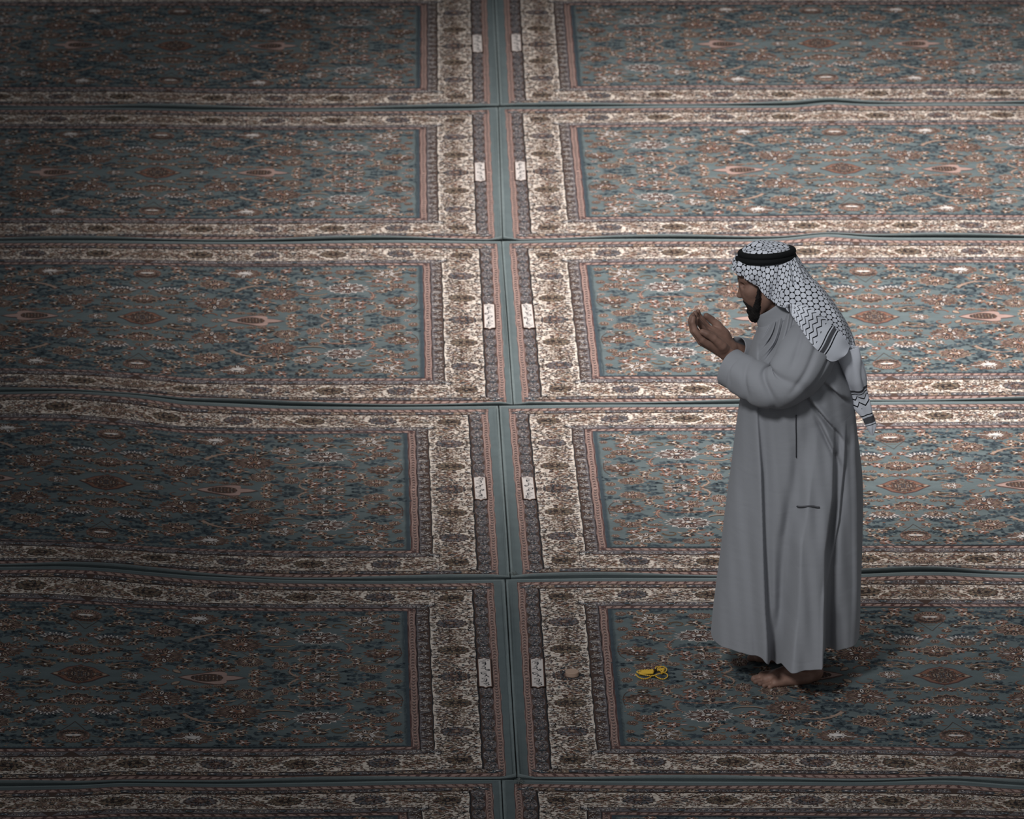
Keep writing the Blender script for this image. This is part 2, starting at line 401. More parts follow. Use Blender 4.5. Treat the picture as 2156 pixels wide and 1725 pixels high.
    for i in range(nx):
        for j in range(ny):
            x = (i + .5 + r.uniform(-.42, .42))*gx; y = (j + .5 + r.uniform(-.42, .42))*gx/1.12
            if not inb(x, y): continue
            ends = HU - x < .231
            q = min([((x-a)/w)**2 + ((y-b)/h)**2 for a, b, w, h in ov])
            if q < 1.05: continue
            if q < 1.18: continue                       # the plain ring round each oval
            # diagonal garlands
            if ends: ph = abs(((y/.245) % 1.0) - .5)*2; g = abs((cu + (ph-.5)*.075) - x)
            else: ph = abs(((x/.28) % 1.0) - .5)*2; g = abs((cv + (ph-.5)*.05) - y)
            dens = 1.0 if g < .03 else .80
            if r.random() > dens: continue
            ang = (0.45 if ends else 0.2)*(1 if r.random() < .5 else -1) + r.uniform(-.5, .5)
            if g < .022: p.leaf(x, y, r.uniform(.015, .022), r.uniform(.007, .011), ang, r.choice(cols), 1)
            elif r.random() < .45:
                p.arc(x, y, r.uniform(.006, .011), r.uniform(0, 6.28), r.uniform(7, 10), .0034, r.choice(['black', 'brown', 'rust']), 2, 6, .8)
            else: p.leaf(x, y, r.uniform(.010, .018), r.uniform(.005, .008), ang, r.choice(cols), 1)
            if r.random() < .22: p.leaf(x + r.uniform(-.006, .006), y + r.uniform(-.005, .005), .007, .004, ang, r.choice(['rust', 'light', 'tan', 'light']), 3)
    # pale commas along both edges of the end border, tendrils beside the ovals
    for i in range(7):
        V = .06 + .125*i
        for e in (.092, .222):
            x = HU - e; p.ell(x, V, .011, .010, 'black', 3, 12); p.ell(x + (.002 if e < .1 else -.002), V + .001, .0085, .0075, 'light', 4, 10); p.leaf(x, V-.002, .008, .004, .6, 'black', 5)
    for V in (0, .245, .5):
        for sg in (-1, 1):
            for q in (-1, 0, 1):
                x = cu + sg*.068; p.arc(x, V + q*.010, .010, 1.6 - sg*1.4, 1.6 - sg*1.4 + 2.6, .003, 'black', 3, 6)
    return p

def finish_pattern(p):
    V = np.concatenate(p.v); n = np.array(p.n); c = np.array(p.c); z = np.array(p.z, float)
    zv = np.repeat(z, n)
    # keep motifs of the quarter inside it (those on an axis are halved by their mirror image, which is harmless)
    outV = []; outN = []; outC = []; idx = []; off = 0
    starts = np.concatenate([[0], np.cumsum(n)[:-1]])
    rev = np.concatenate([np.arange(s + k - 1, s - 1, -1) for s, k in zip(starts, n)])
    fwd = np.arange(len(V))
    # orientation: make each face counter-clockwise
    nxt = fwd + 1; nxt[starts + n - 1] = starts
    cr = V[:, 0]*V[nxt, 1] - V[nxt, 0]*V[:, 1]
    area = np.add.reduceat(cr, starts)
    cw = np.repeat(area < 0, n)
    base = np.where(cw, rev, fwd); flip = np.where(cw, fwd, rev)
    ds = 0.00004
    Vs = []; Zs = []; I = []; N = []; Cc = []
    for q, (sx, sy) in enumerate(((1, 1), (-1, 1), (1, -1), (-1, -1))):
        W2 = V*np.array([sx, sy]); Vs.append(W2); Zs.append(zv + q*.12)
        I.append((base if sx*sy > 0 else flip) + q*len(V)); N.append(n); Cc.append(c)
    return np.concatenate(Vs), np.concatenate(Zs), np.concatenate(N), np.concatenate(I), np.concatenate(Cc)

# base cloth: rectilinear grid with a line at every band edge
def grid_lines(half, ins, step):
    e = sorted({round(half - i, 5) for i in ins} | {0.0})
    L = []
    for a, b in zip(e[:-1], e[1:]):
        k = max(1, int(math.ceil((b-a)/step))); L += list(np.linspace(a, b, k+1)[:-1])
    L.append(half); L = np.array(L)
    return np.concatenate([-L[::-1], L[1:]])
def base_cloth():
    gx = grid_lines(HU, [i[0] for i in INS], .03); gy = grid_lines(HV, [i[1] for i in INS], .03)
    X, Y = np.meshgrid(gx, gy, indexing='ij'); nx, ny = X.shape
    V = np.stack([X.ravel(), Y.ravel()], 1)
    i, j = np.meshgrid(np.arange(nx-1), np.arange(ny-1), indexing='ij'); i = i.ravel(); j = j.ravel()
    Q = np.stack([i*ny+j, (i+1)*ny+j, (i+1)*ny+j+1, i*ny+j+1], 1)
    cx = np.abs((gx[i]+gx[i+1])/2); cy = np.abs((gy[j]+gy[j+1])/2)
    lv = np.zeros(len(i), int)
    for k, (a, b) in enumerate(INS):
        lv[(cx < HU - a) & (cy < HV - b)] = k
    cc = np.array([PI[INC[k]] for k in lv])
    return V, Q, cc

PATTERN = finish_pattern(build_pattern())
BASE = base_cloth()

# ---- where each carpet lies: seam lines and carpet ends, measured on the floor
def seam(pts):
    pts = np.array(pts, float)
    xs = np.linspace(pts[0, 0], pts[-1, 0], 400)
    ys = np.interp(xs, pts[:, 0], pts[:, 1])
    k = np.exp(-np.linspace(-2, 2, 9)**2); k /= k.sum()
    ys = np.convolve(np.pad(ys, 4, mode='edge'), k, 'valid')
    X, Y = floor_pt(xs, ys); return X, Y
SEAMS = [seam(s) for s in (
    [(-900, -26), (3100, -30)],
    [(-900, 226), (0, 227), (300, 228), (430, 231), (860, 231), (1000, 229), (1050, 226), (1260, 225), (1700, 222), (1745, 220), (2156, 219.5), (3100, 218)],
    [(-900, 507), (0, 508), (600, 509), (860, 506.5), (1060, 508), (1260, 505.5), (1560, 504), (1740, 501), (1900, 502), (2156, 501), (3100, 499)],
    [(-900, 828), (0, 831), (150, 834), (280, 843), (390, 856), (600, 859), (860, 857), (1060, 855), (1260, 853), (1500, 852), (1840, 848), (2156, 845), (3100, 840)],
    [(-900, 1190), (0, 1196.5), (130, 1200), (230, 1208), (300, 1214), (400, 1220), (600, 1224), (860, 1223), (1060, 1221), (1260, 1217.5), (1510, 1217), (1815, 1211), (1960, 1213), (2156, 1212), (3100, 1210)],
    [(-900, 1658), (0, 1656), (170, 1654), (250, 1649), (500, 1651), (860, 1646), (1053, 1644), (1260, 1646), (1656, 1646), (2000, 1651), (2156, 1656), (3100, 1660)],
    [(-900, 2115), (3100, 2115)])]
# (row) -> seam x at far/near end, left carpet pattern edge far/near, right carpet pattern edge far/near (pixels at given y)
ROWS = [((-20, 1039, 1024, 1059), (222, 1052, 1032.5, 1071.5)),
        ((234, 1049, 1030, 1063), (500, 1058, 1042, 1081)),
        ((513, 1056, 1047, 1072), (850, 1080, 1066, 1100)),
        ((862, 1050, 1027.5, 1070), (1212, 1074, 1051, 1101)),
        ((1229, 1064, 1039, 1089), (1640, 1088, 1066, 1113)),
        ((1655, 1056, 1037, 1082), (2100, 1078, 1060, 1106))]
GAP = .030
def carpet_map(row, side, u, v):
    """(u from the inner pattern edge outward, v across, metres) -> floor x, y and distance to the seams"""
    (yt, st, lt, rt), (yb, sb, lb, rb) = ROWS[row]
    pt, pb = (lt, lb) if side < 0 else (rt, rb)
    t = np.clip((v + HV)/(2*HV), -.05, 1.05)
    wob = 0.0014*np.sin(v*31 + row*2.1 + side) + .0007*np.sin(v*77 + row)
    Xt, Yt = floor_pt(pt, yt); Xb, Yb = floor_pt(pb, yb); St, _ = floor_pt(st, yt); Sb, _ = floor_pt(sb, yb)
    Xp = Xb + (Xt - Xb)*t + wob; Xs = Sb + (St - Sb)*t
    X = Xp + side*u
    inner = u < 0
    X = np.where(inner, Xp + (Xs - Xp)*np.clip(-u/.04, 0, 1) + side*.0015*np.clip(-u/.04, 0, 1), X)
    far = np.interp(X, *SEAMS[row]); near = np.interp(X, *SEAMS[row+1])
    wv = .0020*np.sin(X*23 + row) + .0012*np.sin(X*61 + 2*row)
    a = near + GAP; b = far - GAP
    vv = np.clip(v, -HV, HV)
    Y = a + (b - a)*(vv + HV)/(2*HV) + wv*np.clip(1 - np.abs(v)/1.2, 0, 1)
    over = np.abs(v) - HV
    Y = np.where(v > HV, b + over/.03*(GAP - .0025), Y); Y = np.where(v < -HV, a - over/.03*(GAP - .0025), Y)
    return X, Y
def hump(cx, cy, sx, sy, h, X, Y): return h*np.exp(-((X-cx)/sx)**2 - ((Y-cy)/sy)**2)
def relief(row, X, Y):
    z = .0014*np.sin(X*2.3 + row*1.7)*np.sin(Y*1.9 + .6*row) + .0012*np.sin(X*5.1 + Y*3.3 + row)
    for px, py, sx, sy, h in ((330, 850, .5, .16, .02), (250, 1205, .4, .18, .02), (1740, 503, .14, .07, .016), (1960, 1212, .2, .08, .014),
                              (1745, 222, .12, .09, .012), (1995, 1652, .2, .08, .012), (120, 835, .3, .2, .010)):
        cx, cy = floor_pt(px, py); z = z + hump(cx, cy, sx, sy, h, X, Y)
    return z

pile, nt, b = new_mat('carpet_pile')
N, L = nt.nodes, nt.links
at = N.new('ShaderNodeAttribute'); at.attribute_name = 'yarn'
tc = N.new('ShaderNodeTexCoord')
n1 = N.new('ShaderNodeTexNoise'); n1.inputs['Scale'].default_value = 420; n1.inputs['Detail'].default_value = 2
n2 = N.new('ShaderNodeTexNoise'); n2.inputs['Scale'].default_value = 9; n2.inputs['Detail'].default_value = 5
mp = N.new('ShaderNodeMapping'); mp.inputs['Scale'].default_value = (1.0, 2.6, 1.0)
L.new(tc.outputs['Object'], n1.inputs['Vector']); L.new(tc.outputs['Object'], mp.inputs['Vector']); L.new(mp.outputs[0], n2.inputs['Vector'])
r1 = N.new('ShaderNodeMapRange'); r1.inputs['To Min'].default_value = .80; r1.inputs['To Max'].default_value = 1.20
r2 = N.new('ShaderNodeMapRange'); r2.inputs['From Min'].default_value = .3; r2.inputs['From Max'].default_value = .7; r2.inputs['To Min'].default_value = .88; r2.inputs['To Max'].default_value = 1.10
L.new(n1.outputs['Fac'], r1.inputs['Value']); L.new(n2.outputs['Fac'], r2.inputs['Value'])
mm = N.new('ShaderNodeMath'); mm.operation = 'MULTIPLY'; L.new(r1.outputs[0], mm.inputs[0]); L.new(r2.outputs[0], mm.inputs[1])
vm = N.new('ShaderNodeVectorMath'); vm.operation = 'SCALE'; L.new(at.outputs['Color'], vm.inputs[0]); L.new(mm.outputs[0], vm.inputs['Scale'])
L.new(vm.outputs[0], b.inputs['Base Color']); b.inputs['Roughness'].default_value = .95; b.inputs['Specular IOR Level'].default_value = .05
bp = N.new('ShaderNodeBump'); bp.inputs['Strength'].default_value = .35; bp.inputs['Distance'].default_value = .002
L.new(n1.outputs['Fac'], bp.inputs['Height']); L.new(bp.outputs[0], b.inputs['Normal'])
edge_mat = noise_mat('carpet_edging', rgb(*PAL['edge']), .9, .16, 14, .5, 350, .05)
roll_highlight_mat = noise_mat('hem_roll_highlight', rgb(*PAL['roll']), .9, .2, 40, .6, 300, .05)  # paler copy of the edging: highlight on the raised hem put into the colour
panel_mat = noise_mat('panel_wool', rgb(208, 198, 192), .9, .06, 120, .2, 400, .05)
ink_mat = noise_mat('letter_wool', rgb(40, 42, 48), .9, .1, 120, .2, 400, .05)
frame_mat = noise_mat('panel_outline', rgb(60, 46, 42), .9, .1, 120, .2, 400, .05)

def add_yarn(me, cidx):
    a = me.attributes.new('yarn', 'FLOAT_COLOR', 'FACE')
    c = np.ones((len(cidx), 4), np.float32); c[:, :3] = PLIN[cidx]
    a.data.foreach_set('color', c.ravel())

# lettering of the woven dedication, traced as pen strokes: (x from the letters' tops to the base line, y along the text)
PEN = [([(690, 292), (770, 300), (822, 298), (800, 322)], 9), ([(610, 302), (690, 312)], 14), ([(520, 350), (740, 354)], 9),
       ([(590, 385), (640, 398), (660, 418), (735, 392)], 13), ([(600, 440), (725, 442)], 12), ([(720, 400), (742, 440), (738, 488), (690, 500)], 16), ([(640, 512), (730, 508)], 10),
       ([(512, 388), (530, 392)], 14), ([(514, 404), (530, 408)], 12), ([(516, 455), (532, 458)], 13),
       ([(592, 582), (640, 568), (690, 560), (718, 590), (690, 622)], 13), ([(540, 640), (700, 636)], 10), ([(705, 640), (728, 688), (788, 680), (800, 652), (846, 672), (842, 706), (800, 722), (740, 720)], 15),
       ([(540, 782), (752, 770)], 11), ([(552, 792), (590, 852), (650, 856), (700, 822), (752, 852)], 14), ([(690, 876), (752, 868), (742, 902), (682, 940)], 12), ([(742, 902), (790, 930), (838, 958)], 13), ([(806, 888), (816, 892)], 11),
       ([(578, 1006), (762, 1000)], 9), ([(598, 1026), (608, 1044)], 12), ([(655, 1082), (700, 1066), (722, 1088)], 14), ([(770, 1034), (772, 1132)], 12),
       ([(735, 1046), (770, 1050)], 9), ([(738, 1072), (770, 1074)], 9), ([(738, 1100), (770, 1102)], 9), ([(736, 1128), (770, 1130)], 9),
       ([(580, 1146), (762, 1140)], 10), ([(740, 1160), (800, 1160), (856, 1166), (838, 1186)], 10), ([(668, 1214), (720, 1214), (742, 1236), (788, 1204), (834, 1210), (872, 1250), (838, 1272), (750, 1272)], 15)]
def panel_shapes(mirror_u, mirror_v):
    """cartouche + letters in local metres: a across (-.021 outer .. +.021), b along (-.145 .. .145)"""
    sh = Pat()
    w, h = .0205, .142
    def cart(k, m):
        P = [(-w*k, -h+m*0), (-w*.35*k, -h-.004*1), (0, -h-.016-m), (w*.35*k, -h-.004), (w*k, -h), (w*k, h), (w*.35*k, h+.004), (0, h+.016+m), (-w*.35*k, h+.004), (-w*k, h)]
        return P
    sh.add([(a*1.0, b) for a, b in [(-w*1.34, -h-.006), (-w*.4, -h-.012), (0, -h-.028), (w*.4, -h-.012), (w*1.34, -h-.006), (w*1.34, h+.006), (w*.4, h+.012), (0, h+.028), (-w*.4, h+.012), (-w*1.34, h+.006)]], 'black', 8)
    sh.add([(a, b) for a, b in [(-w*1.09, -h-.003), (-w*.4, -h-.008), (0, -h-.022), (w*.4, -h-.008), (w*1.09, -h-.003), (w*1.09, h+.003), (w*.4, h+.008), (0, h+.022), (-w*.4, h+.008), (-w*1.09, h+.003)]], 'brown', 9)
    sh.add(cart(1, 0), 'cream', 10)
    for P, th in PEN:
        Q = []
        for x, y in P:
            x = x - 65*(y - 290)/990.0 - 465            # the photo's own skew taken out
            a = (x/410.0 - .5)*2*w*.98; bb = ((y - 290)/990.0 - .5)*2*h*.97
            Q.append((-a if mirror_u else a, -bb if mirror_v else bb))
        if len(Q) > 2:
            Q = np.array(Q); tt = np.linspace(0, len(Q)-1, (len(Q)-1)*4+1); Q = np.stack([np.interp(tt, np.arange(len(Q)), Q[:, k]) for k in (0, 1)], 1)
            kk = np.array([.25, .5, .25]); Qs = Q.copy(); Qs[1:-1] = Q[:-2]*.25 + Q[1:-1]*.5 + Q[2:]*.25; Q = Qs
        # pen thickness differs across / along because the panel is seen foreshortened
        sh.stroke(Q, th/410.0*2*w*1.35 + .0020, 'black', 11)
    return sh

SIDES = {-1: 'left', 1: 'right'}
WHERE = {0: 'of the farthest row, at the top edge', 1: 'of the second row from the top', 2: "of the row level with the man's head",
         3: "of the row level with the man's skirt", 4: "of the row at the man's feet", 5: 'of the nearest row, cut by the bottom edge'}
MIR = {(4, -1): (0, 0), (4, 1): (0, 0), (3, -1): (0, 1), (3, 1): (1, 0), (2, -1): (1, 0), (2, 1): (1, 1), (1, -1): (0, 0), (1, 1): (1, 0), (0, -1): (0, 0), (0, 1): (0, 0), (5, -1): (0, 0), (5, 1): (0, 0)}
PANEL_V = {0: .02, 1: .0, 2: .035, 3: .0, 4: .02, 5: .0}
DZ = .00045
def lay_mesh(name, row, side, U, V, Z, sizes, idx):
    X, Y = carpet_map(row, side, U, V)
    z = relief(row, X, Y) + Z
    if side < 0:                                  # the left carpets are laid the other way round: keep faces upward
        starts = np.concatenate([[0], np.cumsum(sizes)[:-1]])
        total = np.arange(len(idx)); s = np.repeat(starts, sizes); n = np.repeat(sizes, sizes)
        idx = idx[s + n - 1 - (total - s)]
    return raw_mesh(name, np.stack([X, Y, z], 1), sizes, idx)
def make_carpet(row, side):
    Vp, Zp, Np, Ip, Cp = PATTERN; Vb, Qb, Cb = BASE
    co = np.concatenate([Vb, Vp]); Z = np.concatenate([np.zeros(len(Vb)), Zp*DZ + .0004])
    sizes = np.concatenate([np.full(len(Qb), 4), Np]); idx = np.concatenate([Qb.ravel(), Ip + len(Vb)])
    me = lay_mesh('carpet', row, side, co[:, 0] + HU, co[:, 1], Z, sizes, idx)
    add_yarn(me, np.concatenate([Cb, Cp]))
    root = obj('carpet', me, pile)
    end = 'right' if side < 0 else 'left'
    tag(root, '%s teal patterned carpet %s' % (SIDES[side], WHERE[row]), 'carpet', 'carpets laid edge to edge across the hall')
    # plain grey-green edging with a rolled hem
    q = np.array([0, .2, .4, .5, .56, .60, .66, .72, .76, .80, .87, .94, 1.0, .91, .91])
    prof = np.array([0, .0008, .0015, .0030, .0045, .0048, .0015, .0010, .0050, .0100, .0125, .0110, .0060, .0040, -.013])
    cs = [(-HU - .04*a, HV + .03*a) for a in q]    # not used directly; rings built below
    nU, nV = 120, 60
    path = []
    for i in range(nV): path.append(('e', i/nV))
    ring = []
    us = np.linspace(0, 2*HU, nU+1); vs = np.linspace(-HV, HV, nV+1)
    loop = [(0.0, v) for v in vs[:-1]] + [(u, HV) for u in us[:-1]] + [(2*HU, v) for v in vs[::-1][:-1]] + [(u, -HV) for u in us[::-1][:-1]]
    loop = np.array(loop); m = len(loop)
    dirU = np.where(loop[:, 0] <= 0, -1.0, np.where(loop[:, 0] >= 2*HU - 1e-9, 1.0, 0.0)); dirV = np.where(loop[:, 1] <= -HV, -1.0, np.where(loop[:, 1] >= HV - 1e-9, 1.0, 0.0))
    VU, VVv, VZ = [], [], []
    for kq_, (a, hz) in enumerate(zip(q, prof)):
        a2 = min(a, 1.0)
        VU.append(loop[:, 0] + dirU*.04*(1.0 if (kq_ >= len(q)-2 and True) else a2)); VVv.append(loop[:, 1] + dirV*.03*a2)
        k = 1 + .5*np.sin(np.arange(m)*.13 + row*2) * (hz > .002)
        if hz > .002: k = k*np.where(dirV > 0, .22, np.where(dirV < 0, 1.15, .8))
        VZ.append(np.full(m, hz)*k + .0002 if hz > 0 else np.full(m, hz))
    U = np.concatenate(VU); V = np.concatenate(VVv); Zz = np.concatenate(VZ)
    quads = []
    for k in range(len(q)-1):
        for i in range(m):
            j = (i+1) % m; quads.append((k*m+i, (k+1)*m+i, (k+1)*m+j, k*m+j))
    quads = np.array(quads)
    # last ring drops to the floor right below the rim
    me2 = lay_mesh('edging', row, side, U, V, Zz, np.full(len(quads), 4), quads[:, ::-1].ravel())
    smooth(me2)
    e = obj('edging', me2, [edge_mat, roll_highlight_mat], root)
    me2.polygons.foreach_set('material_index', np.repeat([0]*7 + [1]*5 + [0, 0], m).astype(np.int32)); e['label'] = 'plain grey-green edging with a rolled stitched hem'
    # woven dedication panel in the outer guard of the inner end
    mu, mv = MIR[(row, side)]
    sh = panel_shapes((mu == 0) if side < 0 else (mu == 1), not mv)
    P = np.concatenate(sh.v); n = np.array(sh.n); c = np.array(sh.c); z = np.repeat(np.array(sh.z, float), n)
    st = np.concatenate([[0], np.cumsum(n)[:-1]]); ii = np.arange(len(P)); nx = ii + 1; nx[st+n-1] = st
    ar = np.add.reduceat(P[:, 0]*P[nx, 1] - P[nx, 0]*P[:, 1], st)
    rev = np.concatenate([np.arange(s0+k-1, s0-1, -1) for s0, k in zip(st, n)])
    idx = np.where(np.repeat(ar < 0, n), rev, ii)
    # subdivide nothing: the panel is small; place it
    U = P[:, 0] + .0505; V = P[:, 1]*{0: .86, 1: .85, 2: .90, 3: .80}.get(row, .87) + PANEL_V[row]
    me3 = lay_mesh('inscription_panel', row, side, U, V, z*DZ + .0006, n, idx)
    pnl = obj('inscription_panel', me3, [panel_mat, ink_mat, frame_mat, noise_mat('panel_inner_line', rgb(120, 90, 76), .9)], root)
    mi = np.where(z[st] >= 11, 1, np.where(z[st] == 10, 0, np.where(z[st] == 9, 3, 2)))
    me3.polygons.foreach_set('material_index', mi.astype(np.int32))
    pnl['label'] = 'cream woven panel with dark lettering'
    return root
for row in range(6):
    for side in (-1, 1):
        make_carpet(row, side)
print('pattern verts', len(PATTERN[0]), 'faces', len(PATTERN[2]))
# ================================================================== the praying man
# ---- signed-distance body: rounded cones and ellipsoids blended, then skinned as one continuous surface
class Field:
    def __init__(s, lo, hi, h):
        s.lo = np.array(lo, float); s.h = h
        s.n = np.ceil((np.array(hi) - s.lo)/h).astype(int) + 1
        s.d = np.full(s.n, .05, np.float32)
    def box(s, lo, hi, pad):
        a = np.clip(((np.minimum(lo, hi) - pad - s.lo)/s.h).astype(int), 0, s.n); b = np.clip(((np.maximum(lo, hi) + pad - s.lo)/s.h).astype(int) + 2, 0, s.n)
        g = [(s.lo[i] + np.arange(a[i], b[i])*s.h).astype(np.float32) for i in range(3)]
        return tuple(slice(a[i], b[i]) for i in range(3)), np.meshgrid(*g, indexing='ij', sparse=True)
    def blend(s, sl, d, k, sub=False):
        o = s.d[sl]
        if sub: d = -d; o2 = -o
        else: o2 = o
        if sub:                                  # max(o, -d) smooth
            a, b = -o, -d; a = -s.d[sl]; b = -(d)
            h = np.clip(.5 + .5*(b - a)/k, 0, 1); r = b*(1-h) + a*h - k*h*(1-h); s.d[sl] = -r
            return
        if k <= 0: s.d[sl] = np.minimum(o, d); return
        h = np.clip(.5 + .5*(d - o)/k, 0, 1); s.d[sl] = d*(1-h) + o*h - k*h*(1-h)
    def cone(s, a, b, ra, rb, k=.006):
        a = np.array(a, np.float32); b = np.array(b, np.float32)
        sl, (X, Y, Z) = s.box(a, b, max(ra, rb) + .05 if k > 0 else max(ra, rb) + .012)
        v = b - a; L = float(v @ v) + 1e-9
        t = np.clip(((X-a[0])*v[0] + (Y-a[1])*v[1] + (Z-a[2])*v[2])/L, 0, 1)
        d = np.sqrt((X-a[0]-t*v[0])**2 + (Y-a[1]-t*v[1])**2 + (Z-a[2]-t*v[2])**2) - (ra + (rb-ra)*t)
        s.blend(sl, d, k)
    def ell(s, c, r, axes=None, k=.006, sub=False):
        c = np.array(c, np.float32); R_ = max(r)
        sl, (X, Y, Z) = s.box(c, c, R_ + (.05 if not sub else .02))
        x, y, z = X-c[0], Y-c[1], Z-c[2]
        if axes is None: u, v, w = x, y, z
        else: u, v, w = [x*a[0] + y*a[1] + z*a[2] for a in axes]
        k0 = np.sqrt((u/r[0])**2 + (v/r[1])**2 + (w/r[2])**2); k1 = np.sqrt((u/r[0]**2)**2 + (v/r[1]**2)**2 + (w/r[2]**2)**2) + 1e-6
        d = k0*(k0-1)/k1
        s.blend(sl, d, k, sub)
    def mesh(s, name):
        """naive surface nets"""
        d = s.d; sg = d < 0
        c = np.zeros(np.array(d.shape)-1, np.int8)
        for i in (0, 1):
            for j in (0, 1):
                for k in (0, 1):
                    c += sg[i:d.shape[0]-1+i, j:d.shape[1]-1+j, k:d.shape[2]-1+k]
        act = (c > 0) & (c < 8)
        I = np.argwhere(act); m = len(I)
        ids = np.full(act.shape, -1, np.int32); ids[act] = np.arange(m)
        P = np.zeros((m, 3)); W_ = np.zeros(m)
        cor = [(i, j, k) for i in (0, 1) for j in (0, 1) for k in (0, 1)]
        val = {q: d[I[:, 0]+q[0], I[:, 1]+q[1], I[:, 2]+q[2]].astype(float) for q in cor}
        for q in cor:
            for ax in range(3):
                if q[ax] == 0:
                    q2 = list(q); q2[ax] = 1; q2 = tuple(q2); A, B = val[q], val[q2]
                    hit = (A < 0) != (B < 0); t = np.where(hit, A/np.where(hit, A-B, 1), 0)
                    pt = np.tile(np.array(q, float), (m, 1)); pt[:, ax] += t
                    P += pt*hit[:, None]; W_ += hit
        P = (I + P/W_[:, None])*s.h + s.lo
        F = []
        for ax in range(3):
            o = [i for i in range(3) if i != ax]
            sl0 = [slice(1, -1)]*3; sl0[ax] = slice(0, -1)
            A = sg[tuple(sl0)]; sl1 = list(sl0); sl1[ax] = slice(1, None); B = sg[tuple(sl1)]
            e = np.argwhere(A != B); inside = A[tuple(e.T)]
            e = e + np.array([0 if i == ax else 1 for i in range(3)])
            def cell(da, db):
                q = e.copy(); q[:, o[0]] += da; q[:, o[1]] += db; return ids[q[:, 0], q[:, 1], q[:, 2]]
            Q = np.stack([cell(-1, -1), cell(0, -1), cell(0, 0), cell(-1, 0)], 1)
            flip = inside if ax != 1 else ~inside
            Q = np.where(flip[:, None], Q, Q[:, ::-1]); F.append(Q)
        F = np.concatenate(F); F = F[(F >= 0).all(1)]
        me = raw_mesh(name, P, np.full(len(F), 4), F.ravel()); smooth(me)
        return me

def fl3(px, py, z): x, y = floor_pt(px, py); return Vector((float(x), float(y), z))
def my(v): return Vector((v[0], -v[1], v[2]))          # mirror about the body's middle plane
BOW = R(24)
AX = [(-math.cos(BOW), 0, -math.sin(BOW)), (0, 1, 0), (-math.sin(BOW), 0, math.cos(BOW))]
person = bpy.data.objects.new('person', None); COL.objects.link(person)
tag(person, 'man in a long grey robe and black-and-white checked headscarf standing barefoot with cupped hands', 'person')

B = Field((.585, -.30, -.004), (1.22, .30, 1.62), .0024)
# trunk and legs (under the robe)
B.cone(W(1690, 715, 0), W(1690, 900, 0), .09, .12, .03); B.cone(W(1704, 715, -.10), W(1704, 715, .10), .05, .05, .03)
B.cone(W(1675, 920, -.05), W(1675, 920, .05), .10, .10, .03)
for dy, hp in ((-.11, (1700, 1430)), (.10, (1690, 1390))):
    an = fl3(hp[0], hp[1], .085); kn = Vector((an.x - .02, an.y*.80, .47)); hpj = Vector((W(1672, 930, 0).x, an.y*.5, .82))
    B.cone(an, kn, .034, .055, .02); B.cone(kn, hpj, .052, .072, .03)
    B.ell(an + Vector((.01, -an.y*.1, .22)), (.048, .044, .10), None, .03)
# feet
def foot(ox, oy, s):
    """ox,oy: pixel offset of the foot; s=-1 outer edge towards the camera, +1 inner edge towards the camera"""
    f = lambda x, y, z: fl3(1655 + (x - 1655) + ox, (1441 + (y - 1441)*(1 if s < 0 else -1)) + oy, z)
    B.ell(f(1713, 1434, .031), (.031, .030, .031), None, .01); B.cone(f(1710, 1435, .045), f(1704, 1436, .10), .031, .033, .02)
    B.cone(f(1700, 1440, .022), f(1632, 1447, .016), .022, .016, .012)
    B.cone(f(1700, 1431, .030), f(1606, 1435, .019), .024, .018, .012)
    B.cone(f(1700, 1436, .072), f(1640, 1439, .032), .030, .021, .02); B.cone(f(1640, 1439, .030), f(1612, 1441, .018), .020, .014, .012)
    B.ell(f(1694, 1443, .070), (.013, .011, .014), None, .01)
    for (a, b, r) in (((1605, 1435), (1588, 1437), .0125), ((1609, 1439.5), (1591, 1441.5), .0095), ((1614, 1443), (1600, 1445.5), .009), ((1622, 1446), (1609, 1449), .0086), ((1631, 1448.5), (1621, 1451.5), .0085)):
        B.cone(f(a[0], a[1], r + .005), f(b[0], b[1], r), r*.95, r, 0.002)
foot(0, 0, -1); foot(-8, -52, 1)
# head
B.ell(W(1605, 572, 0), (.086, .066, .074), AX, .01)
B.ell(W(1592, 612, 0), (.053, .056, .070), AX, .02)
B.cone(W(1600, 650, 0), W(1597, 655, 0), .028, .027, .02)
for m in (lambda v: v, my):
    B.cone(m(W(1618, 628, -.055)), m(W(1599, 654, -.024)), .017, .017, .02)        # jaw
    B.ell(m(W(1582, 612, -.040)), (.021, .021, .023), None, .015)                   # cheekbone
    B.cone(m(W(1560, 588, -.008)), m(W(1574, 592, -.047)), .009, .009, .008)        # brow
    B.ell(m(W(1563.5, 602, -.031)), (.012, .013, .010), None, .008, sub=True)       # eye socket
    B.ell(m(W(1573.5, 603.5, -.031)), (.0125, .014, .0115), None, .003)             # closed lid
    B.cone(m(W(1566, 605.5, -.026)), m(W(1570, 606, -.040)), .0022, .0022, .001)    # lid line
    B.ell(m(W(1567.5, 625.5, -.0125)), (.0075, .0065, .0065), None, .004)           # nostril wing
    B.cone(m(W(1576, 644, -.004)), m(W(1582, 645, -.020)), .0065, .005, .004)       # lips
    B.cone(m(W(1577, 648.5, -.004)), m(W(1583, 649, -.018)), .0065, .005, .004)
    B.ell(m(W(1616, 598, -.074)), (.016, .007, .027), AX, .004)                     # ear
B.cone(W(1561.0, 597, 0), W(1557.5, 618, 0), .0062, .0080, .005); B.ell(W(1558.3, 622.5, 0), (.0112, .0095, .0092), None, .004)
B.cone(W(1574, 631, 0), W(1578, 641, 0), .010, .012, .008)
B.cone(W(1622, 612, 0), W(1664, 668, 0), .052, .052, .02)                           # neck
